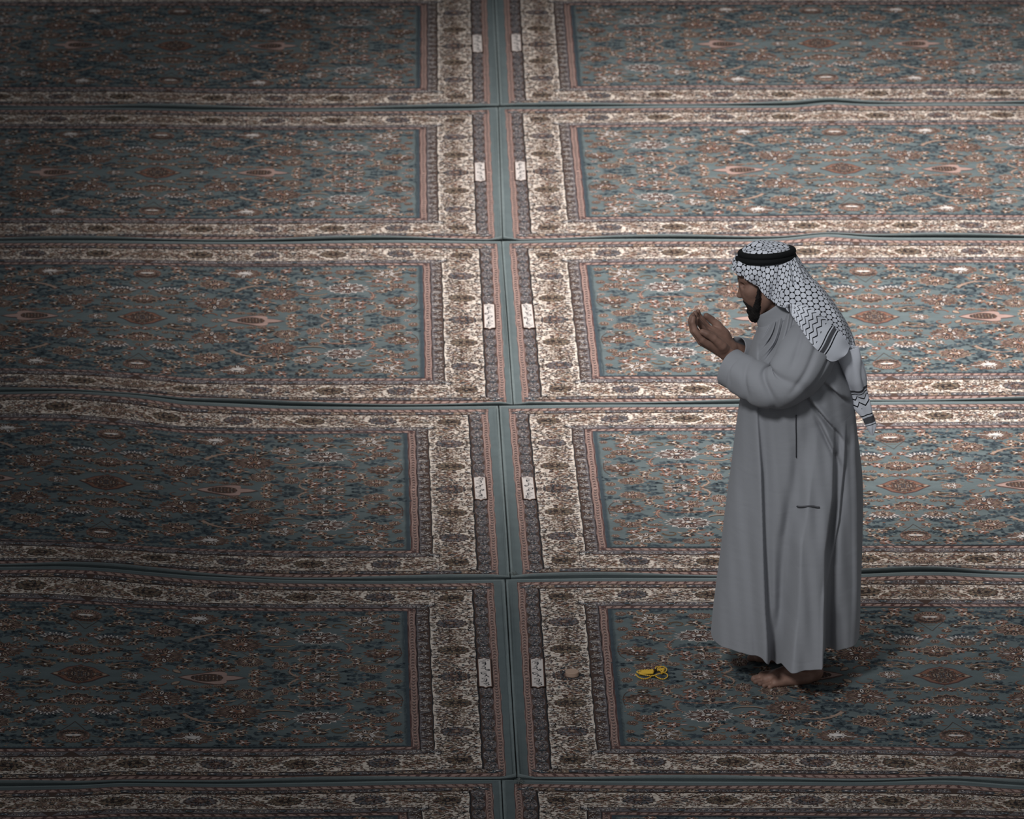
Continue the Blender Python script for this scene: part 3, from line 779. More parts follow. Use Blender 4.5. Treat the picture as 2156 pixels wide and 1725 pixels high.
# arms
for sg, sh, el, wr in ((-1, W(1708, 720, -.12), W(1640, 815, -.20), W(1531, 745, -.085)), (1, W(1708, 712, .15), W(1630, 772, .18), W(1541, 733, .065))):
    B.cone(sh, el, .042, .030, .012); B.cone(el, wr, .030, .024, .012)
# hands: (joints as pixel x, pixel y, depth; radius)
def chain(J, k=.0015):
    for a, b in zip(J[:-1], J[1:]): B.cone(W(*a[:3]), W(*b[:3]), a[3], b[3], k)
def hand(wr, fingers, thumb, thenar):
    for J in fingers:
        B.cone(W(*wr[:3]), W(*J[0][:3]), wr[3], J[0][3]*1.12, .007)
    for J in fingers: chain(J)
    B.cone(W(*wr[:3]), W(*thumb[0][:3]), wr[3], thumb[0][3], .008); chain(thumb, .003)
    B.cone(W(*thenar[0][:3]), W(*thenar[1][:3]), thenar[0][3], thenar[1][3], .010)
hand((1529, 744, -.085, .021),
     [[(1480, 716, -.104, .0135), (1463, 697, -.104, .0106), (1458, 680, -.098, .0094), (1460, 670, -.092, .0086)],
      [(1477, 719, -.084, .0135), (1459, 697, -.083, .0108), (1454, 677, -.078, .0096), (1456, 667.5, -.073, .0086)],
      [(1478, 718, -.064, .0130), (1458, 694, -.063, .0104), (1456, 674, -.058, .0092), (1459, 664, -.054, .0084)],
      [(1482, 716, -.046, .0120), (1463, 692, -.045, .0094), (1462, 674, -.042, .0084), (1464, 663, -.038, .0078)]],
     [(1521, 729, -.112, .0165), (1503, 712.5, -.122, .0135), (1489, 704, -.124, .0118), (1479, 699, -.122, .0104)],
     [(1521, 733, -.100, .018), (1494, 720, -.100, .015)])
hand((1538, 733, .060, .021),
     [[(1492, 692, .070, .0130), (1480, 675.5, .070, .0104), (1471, 664, .066, .0090), (1469.5, 656, .060, .0082)],
      [(1490, 698, .050, .0135), (1476, 681, .050, .0106), (1466, 667, .046, .0092), (1464, 659, .042, .0084)],
      [(1492, 705, .030, .0130), (1477, 687, .030, .0102), (1467, 673, .026, .0090), (1464, 665, .024, .0082)],
      [(1496, 710, .012, .0120), (1482, 693, .012, .0094), (1471, 680, .010, .0084), (1468, 672, .008, .0078)]],
     [(1526, 703, .078, .0170), (1510, 684, .088, .0140), (1497, 672.5, .090, .0122), (1487.5, 665.5, .088, .0108)],
     [(1526, 712, .066, .019), (1502, 698, .064, .014)])
skin, nt, b = new_mat('skin')
N, L = nt.nodes, nt.links
tc = N.new('ShaderNodeTexCoord'); no = N.new('ShaderNodeTexNoise'); no.inputs['Scale'].default_value = 22; no.inputs['Detail'].default_value = 6
L.new(tc.outputs['Object'], no.inputs['Vector'])
cr = N.new('ShaderNodeValToRGB'); cr.color_ramp.elements[0].position = .32; cr.color_ramp.elements[0].color = rgb(122, 93, 81)
cr.color_ramp.elements[1].position = .68; cr.color_ramp.elements[1].color = rgb(154, 120, 105)
L.new(no.outputs['Fac'], cr.inputs['Fac']); L.new(cr.outputs[0], b.inputs['Base Color'])
b.inputs['Roughness'].default_value = .55; b.inputs['Specular IOR Level'].default_value = .35
b.inputs['Subsurface Weight'].default_value = .05; b.inputs['Subsurface Radius'].default_value = (.01, .004, .002)
mpp = N.new('ShaderNodeMapping'); mpp.inputs['Rotation'].default_value = (0, R(35), 0); mpp.inputs['Scale'].default_value = (40, 120, 150)
wv = N.new('ShaderNodeTexNoise'); wv.inputs['Scale'].default_value = 2.5; wv.inputs['Detail'].default_value = 4
L.new(tc.outputs['Object'], mpp.inputs['Vector']); L.new(mpp.outputs[0], wv.inputs['Vector'])
bp = N.new('ShaderNodeBump'); bp.inputs['Strength'].default_value = .22; bp.inputs['Distance'].default_value = .002
L.new(wv.outputs['Fac'], bp.inputs['Height']); L.new(bp.outputs[0], b.inputs['Normal'])
body = obj('body', B.mesh('body'), skin, person)
sm = body.modifiers.new('smooth', 'SMOOTH'); sm.factor = .5; sm.iterations = 2

# beard, moustache, brows
hair_mat = noise_mat('dark_hair', rgb(36, 32, 31), .8, .35, 160, .9, 420, .25, dist=.004)
H = Field((.60, -.11, 1.26), (.95, .11, 1.50), .0022)
for m in (lambda v: v, my):
    H.cone(m(W(1598, 606, -.069)), m(W(1596, 628, -.067)), .0045, .0068, .004)
    H.cone(m(W(1596, 628, -.067)), m(W(1594, 646, -.050)), .0075, .0115, .006)
    H.cone(m(W(1594, 646, -.050)), m(W(1592, 661, -.024)), .0115, .0170, .008)
    H.cone(m(W(1592, 661, -.024)), m(W(1590, 666, 0)), .0190, .0205, .008)
    H.cone(m(W(1569.5, 635, 0)), m(W(1573, 639, -.018)), .0075, .0070, .004)
    H.cone(m(W(1573, 639, -.018)), m(W(1580, 650, -.034)), .0070, .0058, .004)
    H.cone(m(W(1580, 650, -.034)), m(W(1588, 658, -.036)), .0058, .010, .006)
H.cone(W(1580, 655, 0), W(1588, 664, 0), .013, .019, .006)
X_, Y_, Z_ = np.meshgrid(*[H.lo[i] + np.arange(H.n[i])*H.h for i in range(3)], indexing='ij', sparse=True)
H.d += (.0012*np.sin(X_*900 + 3*np.sin(Z_*300))*np.sin(Y_*800) + .0010*np.sin(Z_*520 + X_*700)).astype(np.float32)
hm = H.mesh('beard'); obj('beard', hm, hair_mat, body)
E = Field((.70, -.07, 1.38), (.83, .07, 1.47), .002)
for m in (lambda v: v, my): E.cone(m(W(1556, 586.5, -.012)), m(W(1572, 590, -.050)), .0055, .0045, .001); 
obj('eyebrow', E.mesh('eyebrow'), hair_mat, body)

# ---- cloth helpers
def fabric(name, c, trans=.25, rough=.9):
    m, nt, b = new_mat(name); N, L = nt.nodes, nt.links
    tc = N.new('ShaderNodeTexCoord')
    n1 = N.new('ShaderNodeTexNoise'); n1.inputs['Scale'].default_value = 5; n1.inputs['Detail'].default_value = 4
    n2 = N.new('ShaderNodeTexNoise'); n2.inputs['Scale'].default_value = 500; n2.inputs['Detail'].default_value = 1
    for n in (n1, n2): L.new(tc.outputs['Object'], n.inputs['Vector'])
    mr = N.new('ShaderNodeMapRange'); mr.inputs['To Min'].default_value = .93; mr.inputs['To Max'].default_value = 1.07; L.new(n1.outputs['Fac'], mr.inputs['Value'])
    vm = N.new('ShaderNodeVectorMath'); vm.operation = 'SCALE'; vm.inputs[0].default_value = c[:3]; L.new(mr.outputs[0], vm.inputs['Scale'])
    L.new(vm.outputs[0], b.inputs['Base Color']); b.inputs['Roughness'].default_value = rough; b.inputs['Specular IOR Level'].default_value = .1
    b.inputs['Sheen Weight'].default_value = .15; b.inputs['Sheen Roughness'].default_value = .5
    # fine creases running across the cloth
    mp = N.new('ShaderNodeMapping'); mp.inputs['Rotation'].default_value = (0, R(18), 0); mp.inputs['Scale'].default_value = (3, 3, 9)
    n3 = N.new('ShaderNodeTexNoise'); n3.inputs['Scale'].default_value = 2.2; n3.inputs['Detail'].default_value = 3; n3.inputs['Roughness'].default_value = .55; n3.inputs['Distortion'].default_value = .5
    L.new(tc.outputs['Object'], mp.inputs['Vector']); L.new(mp.outputs[0], n3.inputs['Vector'])
    b1 = N.new('ShaderNodeBump'); b1.inputs['Strength'].default_value = .35; b1.inputs['Distance'].default_value = .005; L.new(n3.outputs['Fac'], b1.inputs['Height'])
    b2 = N.new('ShaderNodeBump'); b2.inputs['Strength'].default_value = .12; b2.inputs['Distance'].default_value = .001; L.new(n2.outputs['Fac'], b2.inputs['Height']); L.new(b1.outputs[0], b2.inputs['Normal'])
    L.new(b2.outputs[0], b.inputs['Normal'])
    tr = N.new('ShaderNodeBsdfTranslucent'); L.new(vm.outputs[0], tr.inputs['Color']); L.new(b2.outputs[0], tr.inputs['Normal'])
    mx = N.new('ShaderNodeMixShader'); mx.inputs[0].default_value = trans
    out = N['Material Output'] if 'Material Output' in N else [n for n in N if n.type == 'OUTPUT_MATERIAL'][0]
    L.new(b.outputs[0], mx.inputs[1]); L.new(tr.outputs[0], mx.inputs[2]); L.new(mx.outputs[0], out.inputs[0])
    return m
robe_mat = fabric('robe_cloth', rgb(176, 177, 182))
def loft(name, rings, closed=True, flip=False):
    n = len(rings[0]); v = [p for r in rings for p in r]; f = []
    for k in range(len(rings)-1):
        for i in range(n if closed else n-1):
            j = (i+1) % n; q = (k*n+i, k*n+j, (k+1)*n+j, (k+1)*n+i); f.append(q[::-1] if flip else q)
    return mesh(name, v, f)
def smooth_step(a, b, x):
    t = np.clip((x-a)/(b-a), 0, 1); return t*t*(3-2*t)
def interp_rows(rows, m):
    rows = np.array(rows, float); t = np.linspace(0, len(rows)-1, m)
    # Catmull-Rom in every column
    i = np.clip(t.astype(int), 0, len(rows)-2); f = (t - i)[:, None]
    P = lambda k: rows[np.clip(k, 0, len(rows)-1)]
    a, b_, c, d = P(i-1), P(i), P(i+1), P(i+2)
    return .5*((2*b_) + (-a+c)*f + (2*a-5*b_+4*c-d)*f**2 + (-a+3*b_-3*c+d)*f**3)

# ---- robe body: rings from hem to collar (front px, front py, back px, back py, half depth)
RG = [(1497, 1333, 1809, 1333, .205), (1501, 1290, 1811, 1290, .207), (1507, 1240, 1812, 1240, .207), (1518, 1155, 1815, 1155, .205), (1527, 1074, 1817, 1066, .200),
      (1537, 1000, 1815, 993, .195), (1549, 905, 1804, 900, .187), (1557, 850, 1799, 845, .187), (1566, 800, 1793, 795, .19),
      (1573, 765, 1782, 752, .195), (1580, 737, 1766, 712, .195), (1588, 716, 1748, 682, .185), (1593, 703, 1726, 655, .155), (1596, 692, 1706, 636, .112), (1595.5, 684, 1690, 624, .074)]
rings = interp_rows(RG, 230)
NT = 440
tt = np.linspace(0, 2*math.pi, NT, endpoint=False)
def pl(x, xs, ys): return np.interp(x, xs, ys)
allr = []
for (xf, yf, xb, yb, D) in rings:
    Fp, Bp = W(xf, yf, 0), W(xb, yb, 0)
    c = (Fp + Bp)*.5; hx = (Bp.x - Fp.x)*.5; hz = (Bp.z - Fp.z)*.5
    s = np.cos(tt); dep = np.sin(tt)                      # t=0 front, pi/2 near, pi back
    y0 = (yf + yb)*.5
    px = (xf+xb)*.5 - s*(xb-xf)*.5
    shape = np.sign(dep)*np.abs(dep)**.85*D
    low = smooth_step(1010, 1330, y0); near = dep > 0
    # box fold hanging at the near leg
    xL = pl(y0, [850, 1035, 1090, 1240, 1366], [1700, 1672, 1661, 1652, 1634]); xR = pl(y0, [850, 1007, 1112, 1195, 1345], [1752, 1747, 1731, 1729, 1725])
    A = pl(y0, [860, 960, 1120, 1333], [0, .030, .065, .105])
    bump = A*(smooth_step(xL-4, xL+22, px)*(1 - smooth_step(xR-2, xR+5, px)))
    bump -= .45*A*np.exp(-((px - xL + 14)/13.0)**2)
    bump -= .45*A*np.exp(-((px - xR - 14)/13.0)**2)
    bump -= .12*A*np.exp(-((px - (xL+xR)/2 - 6)/16.0)**2)
    # long soft fold in front of it
    xm = pl(y0, [850, 950, 1100, 1240, 1340], [1590, 1597, 1601, 1606, 1614]); a2 = pl(y0, [850, 960, 1340], [.010, .026, .036])
    bump += a2*(smooth_step(xm-30, xm, px)*(1 - smooth_step(xm, xm+6, px))) - a2*.5*np.exp(-((px-xm-12)/9.0)**2)
    # narrow ridges towards the back
    for xs, a3, wd in (([1775, 1772, 1760, 1733, 1730], .020, 5), ([1800, 1797, 1801, 1803, 1798], .014, 6)):
        xq = pl(y0, [880, 940, 1060, 1200, 1333], xs); bump += a3*pl(y0, [860, 920, 1333], [0, 1, .8])*(smooth_step(xq-14, xq, px)*(1-smooth_step(xq, xq+wd, px)))
    # drag folds from the arm across the back
    for (x0, y_0, x1, y1, a3, wd) in ((1690, 790, 1775, 900, .022, 8), (1730, 770, 1790, 830, .018, 8), (1715, 840, 1765, 945, .018, 8),
            (1652, 632, 1598, 712, .020, 5), (1668, 634, 1607, 728, .022, 6), (1690, 640, 1618, 740, .018, 7), (1640, 640, 1594, 690, .014, 5)):
        dx, dyv = x1-x0, y1-y_0; Lq = math.hypot(dx, dyv); tq = ((px-x0)*dx + (y0-y_0)*dyv)/Lq**2; dist = ((px-x0)*dyv - (y0-y_0)*dx)/Lq
        bump += a3*(np.exp(-((dist-wd*.5)/(wd*.7))**2) - .9*np.exp(-((dist+wd*.5)/(wd*.45))**2))*np.clip(1.2 - np.abs(tq-.5)*2, 0, 1)
    bump += .0035*np.sin(px*.115 + y0*.012)*low + .0020*np.sin(px*.21 - y0*.021)
    wgt = np.clip(dep*3, 0, 1)
    depth = shape + bump*wgt
    far = ~near; depth = np.where(far, depth + (.010*np.sin(tt*9))*low, depth)
    X = c.x - s*hx; Y = -depth; Z = c.z - s*hz
    # uneven hem
    drop = pl(px, [1490, 1520, 1560, 1600, 1622, 1632, 1640, 1680, 1722, 1727, 1750, 1810], [0, .004, .006, .010, .045, .052, .030, .020, .018, .0, .004, .004])
    Z = Z - drop*np.where(near, 1, .2)*smooth_step(1230, 1333, y0)
    allr.append([Vector((float(a), float(b_), float(cz))) for a, b_, cz in zip(X, Y, Z)])
robe = obj('robe', loft('robe', allr), robe_mat, person)
robe['label'] = 'ankle-length grey robe'
sd = robe.modifiers.new('thick', 'SOLIDIFY'); sd.thickness = .003; sd.offset = -1
# hem stitch line
def ring_tube(name, pts, r, mat, parent, closed=True, ns=6):
    pts = [Vector(p) for p in pts]; n = len(pts); V = []; Fc = []
    for i, p in enumerate(pts):
        a = pts[(i-1) % n] if closed or i > 0 else p; b_ = pts[(i+1) % n] if closed or i < n-1 else p
        t = (b_-a).normalized(); up = Vector((0, 0, 1)) if abs(t.z) < .9 else Vector((1, 0, 0))
        u = t.cross(up).normalized(); w = t.cross(u)
        rr = r[i] if hasattr(r, '__len__') else r
        for k in range(ns):
            q = 2*math.pi*k/ns; V.append(p + u*rr*math.cos(q) + w*rr*math.sin(q))
    for i in range(n if closed else n-1):
        for k in range(ns):
            j = (i+1) % n; Fc.append((i*ns+k, i*ns+(k+1) % ns, j*ns+(k+1) % ns, j*ns+k))
    if not closed: Fc += [tuple(range(ns))[::-1], tuple((n-1)*ns + k for k in range(ns))]
    return obj(name, mesh(name, V, Fc), mat, parent)
# stand collar
CR = [(1597, 690, 1696, 628, .082), (1594.5, 683, 1689, 621, .075), (1592, 674, 1680, 612, .071), (1590.5, 664, 1671, 604, .068), (1592, 663, 1669, 604, .063), (1597, 684, 1684, 624, .064)]
cr_ = []
for (xf, yf, xb, yb, D) in interp_rows(CR, 24):
    Fp, Bp = W(xf, yf, 0), W(xb, yb, 0); c = (Fp+Bp)*.5; h_ = (Bp-Fp)*.5
    cr_.append([c - h_*math.cos(t) + Vector((0, -math.sin(t)*D*(1 + .02*math.sin(5*t)), 0)) for t in np.linspace(0, 2*math.pi, 90, endpoint=False)])
obj('collar', loft('collar', cr_), robe_mat, robe)
# pocket slit and flap on the near hip
RA = np.array([[list(p) for p in r] for r in allr])
def near_pt(px, py, off=.0045):
    """point on the robe's near surface lying on a given line of sight of the measured photo"""
    v = RA - np.array(CAM); yc = v[..., 1]*CP - v[..., 2]*SP; zc = v[..., 1]*SP + v[..., 2]*CP
    d = (1078 + F_PX*v[..., 0]/yc - px)**2 + (862.5 - F_PX*zc/yc - py)**2
    d[:, :8] = 1e9; d[:, NT//2-8:] = 1e9
    k, i = np.unravel_index(np.argmin(d), d.shape); k = min(max(k, 1), len(allr)-2)
    p = allr[k][i]; n = (allr[k][i+1]-allr[k][i-1]).cross(allr[k+1][i]-allr[k-1][i]); n.normalize()
    if n.y > 0: n = -n
    return p + n*off
seam_mat = noise_mat('seam_thread', rgb(96, 96, 100), .9, .1)
def soften(P, n=6):
    for _ in range(n): P = [P[0]] + [(P[i-1] + P[i]*2 + P[i+1])*.25 for i in range(1, len(P)-1)] + [P[-1]]
    return P
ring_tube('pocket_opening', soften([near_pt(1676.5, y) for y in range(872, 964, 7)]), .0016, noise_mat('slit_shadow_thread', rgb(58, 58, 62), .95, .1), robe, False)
ring_tube('pocket_welt', soften([near_pt(1680 + i*4.6, 1068 - i*.25) for i in range(11)], 2), .0030, seam_mat, robe, False)

# ---- sleeves
def sleeve(name, ST, m, fold, seed):
    rows = interp_rows([list(W(a, b_, c)) + [r] for a, b_, c, r in ST], m)
    rs = []; prev = None
    for k in range(m):
        p = Vector(rows[k][:3]); t = Vector(rows[min(k+1, m-1)][:3]) - Vector(rows[max(k-1, 0)][:3]); t.normalize()
        if prev is None: u = t.cross(Vector((0, 1, 0))).normalized()
        else: u = (prev - t*prev.dot(t)).normalized()
        prev = u; w = t.cross(u); f = k/(m-1)
        ring = []
        for i in range(120):
            q = 2*math.pi*i/120
            r = rows[k][3]*(1 + fold(f, q))
            ring.append(p + u*math.cos(q)*r + w*math.sin(q)*r)
        rs.append(ring)
    # turned-back edge so the cuff has an inside
    last = rs[-1]; c = sum(last, Vector())/len(last); t = (c - sum(rs[-3], Vector())/len(last)).normalized()
    rs.append([c + (p-c)*.955 + t*.001 for p in last]); 
    for dd in (.03, .07): rs.append([c + (p-c)*.93 - t*dd for p in last])
    return obj(name, loft(name, rs), robe_mat, robe)
def fold_near(f, q):
    w = f*7.5 + .30*math.sin(q + .8) + .14*math.sin(2*q)          # creases gather at the bend of the elbow
    e = math.exp(-((f-.60)/.17)**2)*(.45 + .55*math.cos(q - 1.9))
    tri = abs((w % 1.0) - .5)*2
    g = -.17*e*math.exp(-(tri/.30)**2) + .05*e*tri
    for q0, a0, f0, f1 in ((1.9 - 1.6*f, .09, .10, .50), (2.7 - 2.2*f, .08, .06, .42), (1.0 - .8*f, .07, .15, .5)):
        g -= a0*math.exp(-((((q - q0 + math.pi) % (2*math.pi)) - math.pi)/.10)**2)*float(smooth_step(f0, f0+.1, f)*(1 - smooth_step(f1-.1, f1, f)))
    g += .085*math.sin(4*q + f*9)*(1-f)*(f+.3) + .05*math.sin(2*q-8*f+1)*(1-f)*f + .022*math.sin(2*q + 9*f) + .016*math.sin(5*q - 9*f)
    g += .05*math.exp(-((f-.83)/.03)**2)*(.5 + .5*math.sin(q + 1.0)) + .05*smooth_step(.88, 1.0, f)
    return g
sleeve('sleeve', [(1722, 676, -.045, .050), (1716, 704, -.100, .078), (1700, 745, -.155, .096), (1674, 785, -.192, .096), (1643, 812, -.205, .083), (1610, 812, -.195, .074),
                  (1578, 797, -.160, .068), (1556, 785, -.125, .065), (1536, 774, -.100, .064)], 150, fold_near, 1)
sleeve('sleeve', [(1716, 690, .06, .060), (1700, 720, .135, .080), (1670, 755, .185, .080), (1632, 770, .19, .068), (1600, 756, .160, .058), (1572, 745, .115, .052), (1549, 737, .085, .048)], 80,
       lambda f, q: .05*math.sin(f*45 + 2*math.cos(q))*math.exp(-((f-.6)/.2)**2) + .02*math.sin(3*q + 6*f), 2)

# ---- headscarf
def mnode(N, L, op, a, b=None, c=None):
    n = N.new('ShaderNodeMath'); n.operation = op
    for i, v in enumerate((a, b, c)):
        if v is None: continue
        if isinstance(v, (int, float)): n.inputs[i].default_value = v
        else: L.new(v, n.inputs[i])
    return n.outputs[0]
def scarf_material(name, kind):
    m, nt, b = new_mat(name); N, L = nt.nodes, nt.links
    uv = N.new('ShaderNodeUVMap'); uv.uv_map = 'UVMap'; sp = N.new('ShaderNodeSeparateXYZ'); L.new(uv.outputs[0], sp.inputs[0])
    M = lambda *a: mnode(N, L, *a)
    U, V = sp.outputs[0], sp.outputs[1]
    def band(x, lo, hi): return M('MULTIPLY', M('GREATER_THAN', x, lo), M('LESS_THAN', x, hi))
    # fishing-net lattice: offset cells with thread lines and a knot on every crossing (u, v in metres)
    cu_, cv_ = .0215, .0185
    y = M('DIVIDE', V, cv_); row = M('FLOOR', y); nb = M('ROUND', y); sgn = M('SUBTRACT', y, nb)
    def phase(k): return M('ADD', M('DIVIDE', U, cu_), M('MULTIPLY', M('MODULO', M('ABSOLUTE', k), 2.0), .5))
    x = phase(row); fx = M('SUBTRACT', x, M('FLOOR', x)); dx = M('MINIMUM', fx, M('SUBTRACT', 1.0, fx))
    hh = M('MULTIPLY', M('SUBTRACT', M('ABSOLUTE', M('SUBTRACT', M('FRACT', phase(nb)), .5)), .25), .62)
    off = M('SUBTRACT', sgn, hh)
    vline = M('LESS_THAN', dx, .044); hline = M('LESS_THAN', M('ABSOLUTE', off), .055)
    kd = M('ADD', M('POWER', dx, 2.0), M('POWER', M('MULTIPLY', off, .85), 2.0)); knot = M('LESS_THAN', kd, .034)
    net = M('MAXIMUM', M('MAXIMUM', vline, hline), knot)
    if kind == 'net': ink = net; grey = None
    else:
        # panel: v runs 0..1 along the panel, u in metres across
        zz = M('ABSOLUTE', M('SUBTRACT', M('FRACT', M('DIVIDE', U, .026)), .5))
        ph = M('FRACT', M('SUBTRACT', M('MULTIPLY', V, 17.0 if kind == 'panel' else 14.0), M('MULTIPLY', zz, 1.3)))
        zl = M('LESS_THAN', ph, .22)
        if kind == 'panel':
            ink = M('MULTIPLY', zl, band(V, .20, .60)); ink = M('MAXIMUM', ink, M('MAXIMUM', band(V, .655, .667), band(V, .735, .747)))
            ink = M('MAXIMUM', ink, M('MAXIMUM', band(V, .055, .065), band(V, .150, .160)))
            grey = M('MAXIMUM', band(V, .680, .722), band(V, .080, .135))
        else:
            ink = M('MULTIPLY', zl, band(V, .44, .58)); ink = M('MAXIMUM', ink, M('MAXIMUM', band(V, .655, .668), band(V, .80, .812))); ink = M('MAXIMUM', ink, band(V, .41, .42))
            grey = M('MAXIMUM', band(V, .69, .78), band(V, .37, .395))
    no = N.new('ShaderNodeTexNoise'); no.inputs['Scale'].default_value = 300
    tc = N.new('ShaderNodeTexCoord'); L.new(tc.outputs['Object'], no.inputs['Vector'])
    m1 = N.new('ShaderNodeMix'); m1.data_type = 'RGBA'; m1.inputs[6].default_value = rgb(228, 230, 238); m1.inputs[7].default_value = rgb(92, 92, 97)
    if grey is not None: L.new(grey, m1.inputs[0])
    else: m1.inputs[0].default_value = 0
    m2 = N.new('ShaderNodeMix'); m2.data_type = 'RGBA'; L.new(m1.outputs[2], m2.inputs[6]); m2.inputs[7].default_value = rgb(30, 31, 36); L.new(ink, m2.inputs[0])
    L.new(m2.outputs[2], b.inputs['Base Color']); b.inputs['Roughness'].default_value = .9; b.inputs['Specular IOR Level'].default_value = .1
    bp = N.new('ShaderNodeBump'); bp.inputs['Strength'].default_value = .25; bp.inputs['Distance'].default_value = .001; L.new(no.outputs['Fac'], bp.inputs['Height'])
    L.new(bp.outputs[0], b.inputs['Normal'])
    return m
def sheet(name, grid, uv, mat, parent, thick=.002):
    """grid: rows x cols of points, uv the same; an open cloth sheet"""
    G = np.array([[list(p) for p in r] for r in grid]); nr, nc = G.shape[:2]
    i, j = np.meshgrid(np.arange(nr-1), np.arange(nc-1), indexing='ij'); i = i.ravel(); j = j.ravel()
    Q = np.stack([i*nc+j, i*nc+j+1, (i+1)*nc+j+1, (i+1)*nc+j], 1)
    me = raw_mesh(name, G.reshape(-1, 3), np.full(len(Q), 4), Q.ravel()); smooth(me)
    l = me.uv_layers.new(name='UVMap'); UVa = np.array(uv, np.float32).reshape(-1, 2)[Q.ravel()]
    l.data.foreach_set('uv', np.ascontiguousarray(UVa).ravel())
    o = obj(name, me, mat, parent)
    s = o.modifiers.new('thick', 'SOLIDIFY'); s.thickness = thick; s.offset = 0
    return o
def dense(ctrl, nr, nc):
    """Catmull-Rom densify a control net of points"""
    C = np.array([[list(p) for p in r] for r in ctrl])
    A = np.stack([interp_rows(C[:, j], nr) for j in range(C.shape[1])], 1)
    return np.stack([interp_rows(A[i], nc) for i in range(nr)], 0)
def arc_uv(G):
    du = np.linalg.norm(np.diff(G, axis=1), axis=2); dv = np.linalg.norm(np.diff(G, axis=0), axis=2)
    V = np.concatenate([np.zeros((1, G.shape[1])), np.cumsum(dv, 0)], 0)
    mid = np.median(du, axis=0) if True else du
    U = np.concatenate([[0], np.cumsum(mid)]); U = np.tile(U, (G.shape[0], 1))
    return np.stack([U, V], 2)
# crown and drape: each column runs from the crown down to the cloth's edge
colsN = [  # front centre .. back centre (near half)
    [(1612, 518, 0), (1582, 523, 0), (1556, 534, 0), (1547, 548, 0), (1540, 557, 0)],
    [(1612, 518, 0), (1589, 524, -.035), (1566, 541, -.045), (1556, 560, -.050), (1552, 578, -.048)],
    [(1612, 518, 0), (1599, 527, -.052), (1584, 547, -.066), (1577, 572, -.083), (1574, 589, -.078)],
    [(1612, 518, 0), (1609, 530, -.060), (1604, 550, -.077), (1600, 585, -.094), (1598, 608, -.088)],
    [(1612, 518, 0), (1622, 530, -.058), (1626, 549, -.078), (1624, 590, -.100), (1620, 630, -.094)],
    [(1612, 518, 0), (1634, 528, -.050), (1646, 545, -.070), (1650, 600, -.102), (1645, 646, -.104)],
    [(1612, 518, 0), (1641, 525, -.038), (1660, 541, -.056), (1674, 598, -.098), (1692, 650, -.122)],
    [(1612, 518, 0), (1645, 523, -.022), (1668, 537, -.035), (1692, 588, -.078), (1738, 655, -.112), ],
    [(1612, 518, 0), (1647, 522, 0), (1671, 534, -.008), (1698, 578, -.030), (1758, 655, -.050)]]
near = [[W(*p) for p in c] for c in colsN]
farc = [[my(p) for p in c] for c in near[1:-1]][::-1]
cols_all = near + farc                                  # closed loop front-near-back-far
cols_all = cols_all + [cols_all[0]]
ctrl = [[cols_all[j][i] for j in range(len(cols_all))] for i in range(5)]
G = dense(ctrl, 70, 260)
# shallow hanging folds
nr, nc = G.shape[:2]
cen = np.array(W(1612, 560, 0))
jj = np.linspace(0, 2*math.pi*1, nc); ii = np.linspace(0, 1, nr)[:, None]
dirv = G - cen; dirv[:, :, 2] *= .2; dirv /= (np.linalg.norm(dirv, axis=2, keepdims=True) + 1e-9)
fold = (.0055*np.sin(jj[None]*11 + ii*5) + .0022*np.sin(jj[None]*23 - ii*9))*smooth_step(.45, .8, ii) + .003*np.exp(-((ii - .40 - .1*np.sin(jj[None]*2))/.03)**2)*0
G = G + dirv*fold[:, :, None]
uvr = arc_uv(G); vv_ = uvr[:, :, 1]; ang_ = np.tile(np.linspace(0, 2*math.pi, G.shape[1])[None], (G.shape[0], 1)) + .5
uvr = np.stack([vv_*np.cos(ang_) + 1.0, vv_*np.sin(ang_)*1.0 + 1.0], 2)
scarf = sheet('headscarf', G, uvr, scarf_material('net_check_cloth', 'net'), person)
scarf['label'] = 'white headscarf with a black fishing-net pattern'
net_mat = scarf.data.materials[0]
# the drape's long back fall, net pattern, running from the nape down the back
BK = [[(1640, 618, -.106), (1672, 600, -.104), (1700, 588, -.070), (1716, 590, -.02), (1716, 590, .04)],
      [(1648, 640, -.112), (1688, 622, -.118), (1722, 612, -.085), (1738, 615, -.03), (1738, 615, .04)],
      [(1664, 650, -.128), (1712, 650, -.134), (1746, 642, -.100), (1762, 648, -.04), (1762, 648, .03)],
      [(1700, 662, -.145), (1740, 680, -.140), (1768, 672, -.105), (1783, 682, -.05), (1783, 682, .02)],
      [(1745, 690, -.140), (1764, 706, -.130), (1783, 702, -.095), (1796, 712, -.05), (1796, 712, .01)],
      [(1768, 720, -.120), (1780, 732, -.110), (1794, 736, -.080), (1803, 742, -.05), (1803, 742, .0)]]
G2 = dense([[W(*p) for p in r] for r in BK], 110, 90)
i2 = np.linspace(0, 1, 110)[:, None]; j2 = np.linspace(0, 1, 90)[None]
G2[:, :, 1] -= .0045*np.sin(j2*22 + i2*5)*(.4 + i2) + .004*np.sin(j2*9 - i2*6)
sheet('back_fall', G2, arc_uv(G2), net_mat, scarf)['label'] = 'net-patterned fall of the scarf over the upper back'
